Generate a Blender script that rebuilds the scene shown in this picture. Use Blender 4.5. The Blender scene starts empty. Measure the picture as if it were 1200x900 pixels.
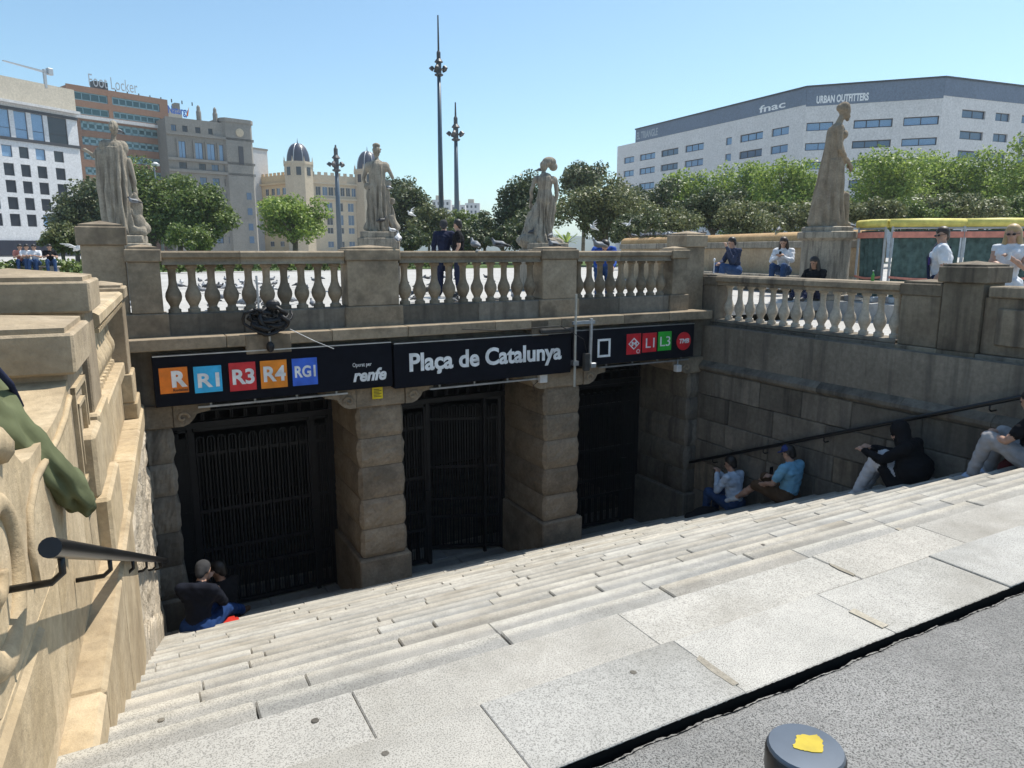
import bpy, bmesh, math, random
import numpy as np
from mathutils import Vector, Matrix
SC = bpy.context.scene
COL = SC.collection
R = math.radians
# ------------------------------------------------------------------ camera
# eye at the origin; X runs along the station front, Y runs into it, Z is up
F_PX, PITCH, YAW = 835.0, math.atan(156 / 835.0), R(28.4)
cam = bpy.data.cameras.new('camera'); cam_o = bpy.data.objects.new('camera', cam); COL.objects.link(cam_o)
cam_o.location = (0, 0, 0); cam_o.rotation_euler = (math.pi / 2 - PITCH, 0, -YAW)
cam.sensor_fit = 'HORIZONTAL'; cam.sensor_width = 36; cam.lens = F_PX / 1200 * 36
cam.clip_start = 0.05; cam.clip_end = 6000
SC.camera = cam_o
# ------------------------------------------------------------------ sky and sun
SUN = Vector((0.51, 0.09, 1.0)).normalized()
wd = bpy.data.worlds.new('World'); SC.world = wd; wd.use_nodes = True
wn = wd.node_tree.nodes; wl = wd.node_tree.links; wn.clear()
sky = wn.new('ShaderNodeTexSky'); sky.sky_type = 'NISHITA'; sky.sun_disc = False
sky.sun_elevation = math.asin(SUN.z); sky.sun_rotation = math.atan2(SUN.x, SUN.y)
sky.altitude = 20; sky.air_density = 1.0; sky.dust_density = 0.9; sky.ozone_density = 2.2
bg = wn.new('ShaderNodeBackground'); bg.inputs[1].default_value = 0.14
wo = wn.new('ShaderNodeOutputWorld'); tint = wn.new('ShaderNodeMix'); tint.data_type = 'RGBA'; tint.blend_type = 'MULTIPLY'; tint.inputs[0].default_value = 1; tint.inputs[7].default_value = (.93,1.07,1.03,1)
wl.new(sky.outputs[0], tint.inputs[6]); wl.new(tint.outputs[2], bg.inputs[0]); wl.new(bg.outputs[0], wo.inputs[0])
sl = bpy.data.lights.new('sun', 'SUN'); sl.energy = 5.0; sl.angle = R(0.53); sl.color = (1.0, 0.95, 0.86)
so = bpy.data.objects.new('sun', sl); COL.objects.link(so); so.rotation_euler = SUN.to_track_quat('Z', 'Y').to_euler(); so.location = SUN * 50
vs = SC.view_settings; vs.view_transform = 'Standard'; vs.look = 'None'; vs.exposure = 0.33; vs.gamma = 1.0; vs.use_curve_mapping = False
SC.render.engine = 'CYCLES'
SC.cycles.max_bounces = 6; SC.cycles.diffuse_bounces = 4; SC.cycles.transparent_max_bounces = 6
SC.cycles.use_denoising = True
random.seed(7); RNG = np.random.default_rng(7)
# ------------------------------------------------------------------ helpers
def ray(u, v):
    x = (u - 600) / F_PX; yd = (v - 450) / F_PX
    fh = math.cos(PITCH) - yd * math.sin(PITCH); dn = math.sin(PITCH) + yd * math.cos(PITCH)
    return Vector((x * math.cos(YAW) + fh * math.sin(YAW), -x * math.sin(YAW) + fh * math.cos(YAW), -dn))
def at(u, v, depth):                      # world point from a measured direction and a distance
    return ray(u, v) * depth
def z_px(u, v, p):                       # height seen at row v above a ground point p
    r = ray(u, v); return r.z*math.hypot(p.x,p.y)/math.hypot(r.x,r.y)
def on_z(u, v, z):
    r = ray(u, v); return r * (z / r.z)
def rnd(a, b): return random.uniform(a, b)

class MB:
    """collects verts and faces, built as ONE mesh object"""
    def __init__(s): s.v = []; s.f = []; s.m = []; s.mi = 0
    def add(s, vs_, fs):
        o = len(s.v); s.v += [tuple(p) for p in vs_]
        for f in fs: s.f.append([i + o for i in f]); s.m.append(s.mi)
        return s
    def box(s, x0, x1, y0, y1, z0, z1, M=None):
        p = [(x0,y0,z0),(x1,y0,z0),(x1,y1,z0),(x0,y1,z0),(x0,y0,z1),(x1,y0,z1),(x1,y1,z1),(x0,y1,z1)]
        if M is not None: p = [M @ Vector(q) for q in p]
        return s.add(p, [(0,3,2,1),(4,5,6,7),(0,1,5,4),(1,2,6,5),(2,3,7,6),(3,0,4,7)])
    def cbox(s, x0, x1, y0, y1, z0, z1, b=0.01, j=0.0):
        b = min(b, (x1-x0)*.45, (y1-y0)*.45, (z1-z0)*.45)
        X = (x0, x1); Y = (y0, y1); Z = (z0, z1); p = []; idx = {}
        for i in (0,1):
            for k in (0,1):
                for l in (0,1):
                    sx, sy, sz = 1-2*i, 1-2*k, 1-2*l
                    jj = (rnd(-j,j), rnd(-j,j), rnd(-j,j))
                    for a in range(3):
                        q = [X[i]+sx*b+jj[0], Y[k]+sy*b+jj[1], Z[l]+sz*b+jj[2]]
                        q[a] = (X[i],Y[k],Z[l])[a] + jj[a]
                        idx[(i,k,l,a)] = len(p); p.append(q)
        g = lambda i,k,l,a: idx[(i,k,l,a)]
        fs = []
        for a in range(3):
            o = [n for n in range(3) if n != a]
            for sgn in (0,1):
                loop = []
                for c in ((0,0),(1,0),(1,1),(0,1)):
                    t = [0,0,0]; t[a] = sgn; t[o[0]] = c[0]; t[o[1]] = c[1]; loop.append(g(*t,a))
                fs.append(loop)
        for a in range(3):
            o = [n for n in range(3) if n != a]
            for c in ((0,0),(1,0),(1,1),(0,1)):
                q = []
                for e, ax in ((0,o[0]),(1,o[0]),(1,o[1]),(0,o[1])):
                    t = [0,0,0]; t[a] = e; t[o[0]] = c[0]; t[o[1]] = c[1]; q.append(g(*t,ax))
                fs.append(q)
        for i in (0,1):
            for k in (0,1):
                for l in (0,1): fs.append([g(i,k,l,0), g(i,k,l,1), g(i,k,l,2)])
        return s.add(p, fs)
    def prism(s, pts, axis, a0, a1):
        """closed 2-D outline extruded along an axis: 'x' pts=(y,z)  'y' pts=(x,z)  'z' pts=(x,y)"""
        def mk(p, a): return {'x': (a,p[0],p[1]), 'y': (p[0],a,p[1]), 'z': (p[0],p[1],a)}[axis]
        n = len(pts); V = [mk(p,a0) for p in pts] + [mk(p,a1) for p in pts]
        return s.add(V, [list(range(n))[::-1], list(range(n,2*n))] + [(i,(i+1)%n,n+(i+1)%n,n+i) for i in range(n)])
    def lathe(s, prof, seg=12, c=(0,0,0)):
        V = []; fs = []; n = len(prof)
        for k in range(seg):
            a = 2*math.pi*k/seg
            for r, z in prof: V.append((c[0]+r*math.cos(a), c[1]+r*math.sin(a), c[2]+z))
        for k in range(seg):
            k2 = (k+1) % seg
            for i in range(n-1): fs.append((k*n+i, k2*n+i, k2*n+i+1, k*n+i+1))
        fs.append([k*n for k in range(seg)][::-1]); fs.append([k*n+n-1 for k in range(seg)])
        return s.add(V, fs)
    def tube(s, pts, rad, seg=8):
        pts = [Vector(p) for p in pts]; n = len(pts)
        rad = [rad]*n if not hasattr(rad, '__len__') else rad
        V = []; fs = []; up = None
        for i, p in enumerate(pts):
            d = ((pts[min(i+1,n-1)] - pts[max(i-1,0)])).normalized()
            if up is None: up = Vector((0,0,1)) if abs(d.z) < .9 else Vector((1,0,0))
            x = d.cross(up).normalized(); y = x.cross(d).normalized(); up = y
            for k in range(seg):
                a = 2*math.pi*k/seg; V.append(p + x*math.cos(a)*rad[i] + y*math.sin(a)*rad[i])
        for i in range(n-1):
            for k in range(seg):
                k2 = (k+1) % seg; fs.append((i*seg+k, i*seg+k2, (i+1)*seg+k2, (i+1)*seg+k))
        fs.append(list(range(seg))[::-1]); fs.append([(n-1)*seg+k for k in range(seg)])
        return s.add(V, fs)
    def ball(s, c, r, seg=10, rings=7):
        r = (r,r,r) if not hasattr(r,'__len__') else r
        V = [(c[0],c[1],c[2]-r[2])]; fs = []
        for i in range(1, rings):
            t = math.pi*i/rings
            for k in range(seg):
                a = 2*math.pi*k/seg; V.append((c[0]+r[0]*math.sin(t)*math.cos(a), c[1]+r[1]*math.sin(t)*math.sin(a), c[2]-r[2]*math.cos(t)))
        V.append((c[0],c[1],c[2]+r[2])); L = len(V)-1
        for k in range(seg):
            k2 = (k+1) % seg; fs.append((0,1+k2,1+k)); fs.append((L,L-seg+k,L-seg+k2))
            for i in range(rings-2): fs.append((1+i*seg+k,1+i*seg+k2,1+(i+1)*seg+k2,1+(i+1)*seg+k))
        return s.add(V, fs)
    def mesh(s, name, mats, smooth=False):
        me = bpy.data.meshes.new(name); me.from_pydata(s.v, [], s.f)
        for m in (mats if isinstance(mats,(list,tuple)) else [mats]): me.materials.append(m)
        if any(s.m): me.polygons.foreach_set('material_index', s.m)
        bm = bmesh.new(); bm.from_mesh(me); bmesh.ops.recalc_face_normals(bm, faces=bm.faces); bm.to_mesh(me); bm.free()
        if smooth: me.shade_smooth() if smooth is True else (me.shade_smooth(), me.set_sharp_from_angle(angle=R(smooth)))
        me.update(); return me
    def build(s, name, mats, parent=None, smooth=False):
        return link(name, s.mesh(name, mats, smooth), parent)

def link(name, me, parent=None, loc=None, rotz=None):
    o = bpy.data.objects.new(name, me); COL.objects.link(o)
    if parent is not None: o.parent = parent
    if loc is not None: o.location = loc
    if rotz is not None: o.rotation_euler = (0,0,rotz)
    return o
def tag(o, label=None, cat=None, group=None, kind=None):
    if label: o['label'] = label
    if cat: o['category'] = cat
    if group: o['group'] = group
    if kind: o['kind'] = kind
    return o
def thing(name, label, cat, loc=(0,0,0), rotz=0, group=None):
    o = bpy.data.objects.new(name, None); COL.objects.link(o); o.empty_display_size = .2
    o.location = loc; o.rotation_euler = (0,0,rotz)
    return tag(o, label, cat, group)
def dup(root, loc=None, rotz=None, label=None, scale=None):
    r = root.copy(); COL.objects.link(r)
    if loc is not None: r.location = loc
    if rotz is not None: r.rotation_euler = (0,0,rotz)
    if scale is not None: r.scale = scale if hasattr(scale,'__len__') else (scale,)*3
    if label: r['label'] = label
    for ch in list(root.children):
        c = ch.copy(); COL.objects.link(c); c.parent = r
        for g in list(ch.children):
            d = g.copy(); COL.objects.link(d); d.parent = c
    return r
def text_mesh(name, s, mat, parent, x0, x1, z0, z1, y, bold=0.0, shear=0.0, depth=0.006, M=None):
    """lettering fitted to a rectangle on a plane facing -Y"""
    cu = bpy.data.curves.new(name, 'FONT'); cu.body = s; cu.size = 1; cu.extrude = 0.002; cu.offset = bold; cu.shear = shear; cu.resolution_u = 4
    t = bpy.data.objects.new(name, cu); COL.objects.link(t)
    bpy.context.view_layer.update()
    me = bpy.data.meshes.new_from_object(t.evaluated_get(bpy.context.evaluated_depsgraph_get()))
    bpy.data.objects.remove(t); me.name = name
    n = len(me.vertices); a = np.empty(n*3); me.vertices.foreach_get('co', a); a = a.reshape(-1,3)
    lo = a.min(0); hi = a.max(0); b = np.empty_like(a)
    b[:,0] = x0 + (a[:,0]-lo[0])/(hi[0]-lo[0])*(x1-x0)
    b[:,2] = z0 + (a[:,1]-lo[1])/(hi[1]-lo[1])*(z1-z0)
    b[:,1] = y - (a[:,2]-lo[2])/(hi[2]-lo[2])*depth
    if M is not None:
        for i in range(n): b[i] = M @ Vector(b[i])
    me.vertices.foreach_set('co', b.ravel()); me.materials.clear(); me.materials.append(mat); me.update()
    return link(name, me, parent)
# ------------------------------------------------------------------ materials
MATS = {}
def _new(name):
    m = bpy.data.materials.new(name); m.use_nodes = True; nt = m.node_tree; nt.nodes.clear()
    out = nt.nodes.new('ShaderNodeOutputMaterial'); b = nt.nodes.new('ShaderNodeBsdfPrincipled')
    nt.links.new(b.outputs[0], out.inputs[0]); MATS[name] = m
    return m, nt, b, out
def plain(name, col, rough=.6, metal=0, var=0.0, emit=None):
    m, nt, b, out = _new(name)
    b.inputs['Base Color'].default_value = (*col,1); b.inputs['Roughness'].default_value = rough; b.inputs['Metallic'].default_value = metal
    if rough >= .8: b.inputs['Specular IOR Level'].default_value = .12
    n = nt.nodes.new('ShaderNodeTexNoise'); n.inputs['Scale'].default_value = 9; n.inputs['Detail'].default_value = 6
    g = nt.nodes.new('ShaderNodeNewGeometry'); nt.links.new(g.outputs['Position'], n.inputs['Vector'])
    mx = nt.nodes.new('ShaderNodeMix'); mx.data_type = 'RGBA'; mx.blend_type = 'MULTIPLY'; mx.inputs[0].default_value = 1
    rp = nt.nodes.new('ShaderNodeValToRGB'); rp.color_ramp.elements[0].position = .3; rp.color_ramp.elements[1].position = .7
    lo = 1-.25-var; rp.color_ramp.elements[0].color = (lo,lo,lo,1); rp.color_ramp.elements[1].color = (1.1,1.1,1.1,1)
    nt.links.new(n.outputs[0], rp.inputs[0]); mx.inputs[6].default_value = (*col,1); nt.links.new(rp.outputs[0], mx.inputs[7])
    nt.links.new(mx.outputs[2], b.inputs['Base Color'])
    return m
def stone(name, ca, cb, dirt=(.05,.045,.04), dirt_amt=.5, scale=1.0, bump=.4, rough=.85, var=.25, speck=0.0, speck_scale=120., pit=0.0, streak=False, wear=False, mott=.28, crisp=False):
    """weathered stone: two tones, dirt patches, grain, per-block tint, bump"""
    m, nt, b, out = _new(name); N = nt.nodes; L = nt.links
    g = N.new('ShaderNodeNewGeometry'); oi = N.new('ShaderNodeObjectInfo')
    off = N.new('ShaderNodeVectorMath'); off.operation = 'MULTIPLY_ADD'
    cmb = N.new('ShaderNodeCombineXYZ')
    for k in range(3): L.new(oi.outputs['Random'], cmb.inputs[k])
    off.inputs[1].default_value = (7,7,7); L.new(cmb.outputs[0], off.inputs[0]); L.new(g.outputs['Position'], off.inputs[2])
    def noise(sc, det=4, ro=.6, src=None):
        n = N.new('ShaderNodeTexNoise'); n.inputs['Scale'].default_value = sc; n.inputs['Detail'].default_value = det; n.inputs['Roughness'].default_value = ro
        L.new((src or off).outputs[0], n.inputs['Vector']); return n
    def ramp(src, p0, p1, c0=(0,0,0,1), c1=(1,1,1,1)):
        r = N.new('ShaderNodeValToRGB'); e = r.color_ramp.elements; e[0].position = p0; e[1].position = p1; e[0].color = c0; e[1].color = c1
        L.new(src, r.inputs[0]); return r
    def mix(f, a, c, blend='MIX'):
        x = N.new('ShaderNodeMix'); x.data_type = 'RGBA'; x.blend_type = blend
        if hasattr(f,'links') or hasattr(f,'is_linked'): L.new(f, x.inputs[0])
        else: x.inputs[0].default_value = f
        for s_, i in ((a,6),(c,7)):
            if isinstance(s_, tuple): x.inputs[i].default_value = (*s_[:3],1)
            else: L.new(s_, x.inputs[i])
        return x.outputs[2]
    n1 = noise(1.7*scale); n2 = noise(14*scale, 4, .7); n3 = noise(speck_scale, 2, .8)
    c = mix(ramp(n1.outputs[0], .35,.65).outputs[0], ca, cb)
    c = mix(1.0, c, ramp(n2.outputs[0], .25,.75,(1-mott,)*3+(1,),(1+mott*.57,)*3+(1,)).outputs[0], 'MULTIPLY')
    if speck: c = mix(1.0, c, ramp(n3.outputs[0], .40 if crisp else .36,.50 if crisp else .62,(1-speck,)*3+(1,),(1+speck*.45,)*3+(1,)).outputs[0], 'MULTIPLY')
    if streak:
        st = N.new('ShaderNodeVectorMath'); st.operation = 'MULTIPLY'; st.inputs[1].default_value = (3.2,3.2,.28); L.new(off.outputs[0], st.inputs[0])
        nd = noise(1.5*scale, 3, .65, st)
    else: nd = noise(.9*scale, 4, .7)
    c = mix(mix(1.0, ramp(nd.outputs[0], .48,.68).outputs[0], (dirt_amt,)*3, 'MULTIPLY'), c, dirt)
    v = N.new('ShaderNodeMapRange'); v.inputs[3].default_value = 1-var; v.inputs[4].default_value = 1+var*.7; L.new(oi.outputs['Random'], v.inputs[0])
    cv = N.new('ShaderNodeCombineColor')
    for k in range(3): L.new(v.outputs[0], cv.inputs[k])
    c = mix(1.0, c, cv.outputs[0], 'MULTIPLY')
    if crisp and var:
        fm = N.new('ShaderNodeMath'); fm.operation = 'MULTIPLY'; fm.inputs[1].default_value = 13.7; L.new(oi.outputs['Random'], fm.inputs[0])
        ff = N.new('ShaderNodeMath'); ff.operation = 'FRACT'; L.new(fm.outputs[0], ff.inputs[0])
        c = mix(1.0, c, ramp(ff.outputs[0], .0,1.,(.965,.98,1.005,1),(1.03,1.0,.96,1)).outputs[0], 'MULTIPLY')
    if wear:
        tc = N.new('ShaderNodeTexCoord'); sp = N.new('ShaderNodeSeparateXYZ'); L.new(tc.outputs['Generated'], sp.inputs[0])
        wa = N.new('ShaderNodeMath'); wa.operation = 'MULTIPLY_ADD'; wa.inputs[1].default_value = .16; L.new(n1.outputs[0], wa.inputs[0]); L.new(sp.outputs['Y'], wa.inputs[2])
        c = mix(1.0, c, ramp(wa.outputs[0], .88,.985,(.80,.81,.825,1),(1.13,1.115,1.08,1)).outputs[0], 'MULTIPLY')
    L.new(c, b.inputs['Base Color']); b.inputs['Roughness'].default_value = rough
    try: b.inputs['Specular IOR Level'].default_value = .25
    except Exception: pass
    h = n2.outputs[0]
    if pit:
        vo = N.new('ShaderNodeTexVoronoi'); vo.inputs['Scale'].default_value = 22*scale; L.new(off.outputs[0], vo.inputs['Vector'])
        pr = ramp(vo.outputs['Distance'], .0,.28)
        ad = N.new('ShaderNodeMath'); ad.operation = 'MULTIPLY_ADD'; ad.inputs[1].default_value = pit; L.new(pr.outputs[0], ad.inputs[0]); L.new(h, ad.inputs[2]); h = ad.outputs[0]
    ad2 = N.new('ShaderNodeMath'); ad2.operation = 'MULTIPLY_ADD'; ad2.inputs[1].default_value = .35; L.new(n3.outputs[0], ad2.inputs[0]); L.new(h, ad2.inputs[2])
    bp = N.new('ShaderNodeBump'); bp.inputs['Strength'].default_value = bump; bp.inputs['Distance'].default_value = .02; L.new(ad2.outputs[0], bp.inputs['Height'])
    L.new(bp.outputs[0], b.inputs['Normal'])
    return m
def leafmat(name, ca, cb, trans=.35):
    m, nt, b, out = _new(name); N = nt.nodes; L = nt.links
    g = N.new('ShaderNodeNewGeometry'); r = N.new('ShaderNodeValToRGB'); e = r.color_ramp.elements
    e[0].color = (*ca,1); e[1].color = (*cb,1); L.new(g.outputs['Random Per Island'], r.inputs[0])
    L.new(r.outputs[0], b.inputs['Base Color']); b.inputs['Roughness'].default_value = .5
    t = N.new('ShaderNodeBsdfTranslucent'); L.new(r.outputs[0], t.inputs[0]); ms = N.new('ShaderNodeMixShader'); ms.inputs[0].default_value = trans
    L.new(b.outputs[0], ms.inputs[1]); L.new(t.outputs[0], ms.inputs[2]); L.new(ms.outputs[0], out.inputs[0])
    return m
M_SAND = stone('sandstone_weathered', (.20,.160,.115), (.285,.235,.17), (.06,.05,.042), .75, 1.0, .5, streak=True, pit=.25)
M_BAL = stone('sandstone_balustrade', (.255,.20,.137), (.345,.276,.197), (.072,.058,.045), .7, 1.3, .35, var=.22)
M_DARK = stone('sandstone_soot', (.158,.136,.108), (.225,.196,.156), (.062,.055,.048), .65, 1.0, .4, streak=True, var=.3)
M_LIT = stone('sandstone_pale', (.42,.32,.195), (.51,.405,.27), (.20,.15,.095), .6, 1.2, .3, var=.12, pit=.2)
M_CAP = stone('sandstone_cap', (.335,.262,.172), (.42,.335,.235), (.14,.105,.07), .6, 1.2, .35, var=.12, pit=.2)
M_RUST = stone('sandstone_rustic', (.46,.385,.285), (.57,.49,.385), (.18,.145,.105), .5, 2.0, 1.0, var=.15, pit=.9)
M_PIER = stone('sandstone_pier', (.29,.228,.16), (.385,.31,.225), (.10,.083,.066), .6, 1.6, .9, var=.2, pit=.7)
M_NEWB = stone('stone_new_baluster', (.48,.42,.34), (.58,.52,.43), (.25,.21,.17), .5, 1.5, .2, var=.12)
M_GRAN = stone('granite_slabs', (.325,.312,.283), (.39,.372,.338), (.205,.19,.16), .6, 1.0, .2, rough=.8, var=.08, speck=.40, speck_scale=170, mott=.12, crisp=True)
M_STEP = stone('granite_steps', (.315,.302,.272), (.39,.371,.334), (.195,.178,.148), .6, 1.0, .2, rough=.8, var=.12, speck=.36, speck_scale=170, wear=True, mott=.14, crisp=True)
M_RISER = stone('granite_core_dirt', (.12,.11,.095), (.18,.16,.13), (.06,.05,.04), .6, 2.0, .4)
M_MORTAR = stone('mortar_patch', (.33,.295,.235), (.38,.34,.28), (.16,.135,.105), .5, 3.0, .5)
M_ASPH = stone('asphalt_worn', (.205,.20,.19), (.25,.243,.232), (.15,.145,.138), .5, .8, 1.0, rough=.9, var=0, speck=.62, speck_scale=150, mott=.2, crisp=True)
M_PAVE = stone('plaza_paving', (.40,.387,.365), (.46,.447,.425), (.30,.285,.26), .4, .6, .15, var=0, speck=.12)
M_IRON = plain('wrought_iron', (.018,.018,.020), .5, .3)
M_SIGN = plain('sign_black', (.007,.008,.013), .8)
M_WHITE = plain('sign_white', (.80,.80,.80), .5)
M_STEEL = plain('brushed_steel', (.55,.56,.57), .35, .9)
M_GALV = plain('galvanised', (.42,.43,.44), .5, .6)
M_RAILB = plain('handrail_black', (.02,.02,.021), .3, .4)
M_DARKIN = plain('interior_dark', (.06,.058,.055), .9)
# ================================================================== the setting
Z_ASPH, Z_SLAB, Z_PLAZA, Z_TERR, Z_LAND = -1.642, -1.62, -1.05, -1.4, -5.34
RISE, TREAD, Y_NOSE0, NS = .155, .345, 2.42, 24
def sheet(name, boxes, mat):
    m = MB()
    for b in boxes: m.box(*b)
    return tag(m.build(name, mat), kind='structure')
def asphalt_sheet():
    # near strip gets a finely broken, slightly ragged edge towards the slabs
    m = MB(); n = 900; x0, x1 = -6., 12.
    rows = [-60., -6., 0.4, 1.35, 1.63, 1.686]
    idx = []
    for r_i, y in enumerate(rows):
        row = []
        for i in range(n+1):
            x = x0 + (x1-x0)*i/n
            yy = y + (rnd(-.004,.004)-.008+.006*math.sin(x*5)+.004*math.sin(x*23) if r_i == 5 else 0)
            zz = Z_ASPH - (.010+rnd(0,.004) if r_i == 5 else 0)
            row.append(len(m.v)); m.v.append((x, yy, zz))
        idx.append(row)
    for a, b in zip(idx, idx[1:]):
        for i in range(n): m.f.append([a[i],a[i+1],b[i+1],b[i]]); m.m.append(0)
    m.box(-80,-6,-60,1.69,-2,Z_ASPH); m.box(12,80,-60,1.69,-2,Z_ASPH)
    m.box(9.66,80,1.69,4.2,-2,Z_ASPH); m.box(-80,-.95,1.69,2.9,-2,Z_ASPH)
    return tag(m.build('pavement', M_ASPH), kind='structure')
pv_ = asphalt_sheet()
def gap_shade():  # edge strip: near-black colour stands in for gap shade and dirty slab face
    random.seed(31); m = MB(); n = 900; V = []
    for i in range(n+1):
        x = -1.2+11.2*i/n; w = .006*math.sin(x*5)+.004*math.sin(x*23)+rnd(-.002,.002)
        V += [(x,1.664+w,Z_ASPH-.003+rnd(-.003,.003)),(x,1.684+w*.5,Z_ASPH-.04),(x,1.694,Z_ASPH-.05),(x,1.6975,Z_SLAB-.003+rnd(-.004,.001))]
    m.add(V,[(i*4+k,(i+1)*4+k,(i+1)*4+k+1,i*4+k+1) for i in range(n) for k in range(3)]); m.build('gap_shade', plain('gap_shade_black',(.006,.006,.006),.95), pv_)
gap_shade()
sheet('plaza', [(-300,-.62,2.9,400,-1.4,Z_PLAZA), (-.62,9.66,9.66,400,-1.25,Z_PLAZA), (9.66,13.2,10.3,400,-1.25,Z_PLAZA), (13.2,400,4.2,400,-1.7,Z_PLAZA)], M_PAVE)
sheet('terrace', [(9.66,13.2,4.2,10.3,-1.7,Z_TERR)], M_PAVE)
sheet('ground', [(-3000,-300,-3000,3000,-2,-1.3), (400,3000,-3000,3000,-2,-1.3), (-300,400,400,3000,-2,-1.3), (-300,400,-3000,-60,-2,-1.72), (-300,-80,-60,2.9,-2,-1.72), (80,400,-60,4.2,-2,-1.72)], M_PAVE)
# ---- stairs: a dark bed with every granite block laid on it
def build_stairs():
    prof = [(1.58,-2.2), (1.60,-1.80), (1.72,-1.79), (1.74,-1.69), (Y_NOSE0-.03,-1.69)]
    for n in range(NS):
        y = Y_NOSE0 + n*TREAD; prof += [(y-.03, Z_SLAB-RISE*(n+1)-.05)]
        if n < NS-1: prof += [(y+TREAD-.03, Z_SLAB-RISE*(n+1)-.05)]
    prof += [(16.5, Z_LAND-.05), (16.5,-6), (1.58,-6)]
    root = MB().prism(prof, 'x', -.6, 9.3).build('stairs', M_RISER); tag(root, kind='structure')
    def row(y0, y1, z0, z1, joints, j=.004, b=.012, nm='stone_slab', patch=True, mat=None):
        for xa, xb in zip(joints, joints[1:]):
            dz = rnd(-.004,.003); gap = rnd(.0008,.0022) if mat else rnd(.0018,.0048)
            if patch and xb < 8.9 and rnd(0,1) < .42:
                w = rnd(.012,.042); ya = y0+rnd(.0,.05); yb = min(ya+rnd(.09,.26), y1-.02)
                pts = [(xb-w*rnd(.6,1),ya),(xb+w*rnd(.6,1),ya+rnd(-.0,.02)),(xb+w*rnd(.7,1.1),(ya+yb)/2),(xb+w*rnd(.5,1),yb),(xb-w*rnd(.5,1),yb-rnd(0,.03)),(xb-w*rnd(.7,1.2),(ya+yb)/2)]
                MB().prism(pts,'z',z1-.03,z1+.0028).build('mortar_patch', M_MORTAR, root)
            MB().cbox(xa+gap, xb-gap, y0+rnd(-.001,.001), y1+rnd(-.003,.004), z0, z1+dz, b, j).build(nm, mat or M_STEP, root)
    def joints(x0, x1, L, start=None):
        xs = [x0]; x = start if start is not None else x0 + rnd(.35,L)
        while x < x1-.3: xs.append(x); x += L*rnd(.72,1.25)
        return xs + [x1]
    XL, XR = -.42, 9.12
    row(1.70, 2.108, -1.80, Z_SLAB, [XL,.10,1.005,1.912,2.805,3.70,4.61,5.50,6.42,7.3,8.2,XR], .001, .004, mat=M_GRAN)
    row(2.110, Y_NOSE0, -1.80, Z_SLAB-.008, joints(XL,XR,1.25,.62), .0012, .005, mat=M_GRAN)
    for n in range(NS-1):
        y0 = Y_NOSE0 + n*TREAD
        row(y0-.022, y0+TREAD, Z_SLAB-RISE*(n+2)+.02, Z_SLAB-RISE*(n+1), joints(XL,XR,1.05), .003, .007)
    y0 = Y_NOSE0 + (NS-1)*TREAD
    for yy in (y0-.022, y0+.62):
        row(yy, min(yy+.615, 11.6), Z_LAND-.2, Z_LAND, joints(XL,XR,1.1))
    # worn dark gum spots
    for x, y, z in ((.46,2.31,Z_SLAB-.008),(.62,2.02,Z_SLAB),(1.62,2.0,Z_SLAB),(-.02,3.05,Z_SLAB-RISE*2),(3.9,3.4,Z_SLAB-RISE*3)):
        MB().lathe([(.014,-.003),(.014,.001),(.009,.003)], 9, (x,y,z+.001)).build('gum_spot', M_RISER, root)
random.seed(11); build_stairs()
# ---- dark ticket hall behind the gates
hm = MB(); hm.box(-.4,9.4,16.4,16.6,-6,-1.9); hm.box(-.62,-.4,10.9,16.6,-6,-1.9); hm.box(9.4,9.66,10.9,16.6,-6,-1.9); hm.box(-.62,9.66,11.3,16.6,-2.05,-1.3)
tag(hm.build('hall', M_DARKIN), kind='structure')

# ================================================================== station portal
COURSES = [-4.38, -3.95, -3.50, -3.02, -2.60, -2.14]
def rustic_block(x0, x1, y0, y1, z0, z1, amp=.013, ch=.045):
    """block whose -Y, -X and +X faces are rough-hewn; vertical corners chamfered"""
    m = MB(); nz = 7; d = .024
    ring = [(x0, y1)] + [(x0, y1+(y0+ch-y1)*i/6) for i in range(1,7)] + [(x0+ch, y0)] + [(x0+ch+(x1-x0-2*ch)*i/8, y0) for i in range(1,9)] + [(x1, y0+ch)] + [(x1, y0+ch+(y1-y0-ch)*i/6) for i in range(1,7)]
    cx, cy = (x0+x1)/2, (y0+y1)/2; n = len(ring); V = []
    for k in range(nz+1):
        z = z0+(z1-z0)*k/nz; e = k in (0, nz)
        for i, (x, y) in enumerate(ring):
            dx, dy = (-1 if x < cx else 1) if (i < 7 or i > 15) else 0, -1 if 7 <= i <= 15 else 0
            a = -d if e else (-.006 if k in (1,nz-1) else .004)+rnd(-amp*.5, amp)
            if i in (0, n-1): a = 0
            V.append((x+dx*a, y+dy*a, z))
    fs = [(k*n+i, k*n+i+1, (k+1)*n+i+1, (k+1)*n+i) for k in range(nz) for i in range(n-1)]
    fs += [[i for i in range(n)], [nz*n+i for i in range(n)][::-1], [k*n for k in range(nz+1)], [k*n+n-1 for k in range(nz+1)][::-1]]
    return m.add(V, fs)
portal = thing('station_portal', 'weathered stone station front with rough square piers and scroll brackets below the black signs', 'station portal', (4.55,10.2,Z_LAND))
portal_inv = Matrix.Translation((-4.55,-10.2,-Z_LAND))
def P(o): o.matrix_parent_inverse = portal_inv; return o
def pier(x0, x1, y0=9.5, y1=11.0, mp=M_PIER):
    p = P(MB().box(x0+.03,x1-.03,y0+.035,y1,Z_LAND,-2.0).build('pier', M_DARK, portal))
    def sub(o): return o
    sub(MB().cbox(x0-.05,x1+.05,y0-.05,y1-.02,Z_LAND-.01,COURSES[0]-.008,.02,.004).build('plinth_block', mp, p))
    for za, zb in zip(COURSES, COURSES[1:]):
        sub(rustic_block(x0,x1,y0,y1-.02,za+.004,zb-.004).build('stone_block', mp, p))
    return p
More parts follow.
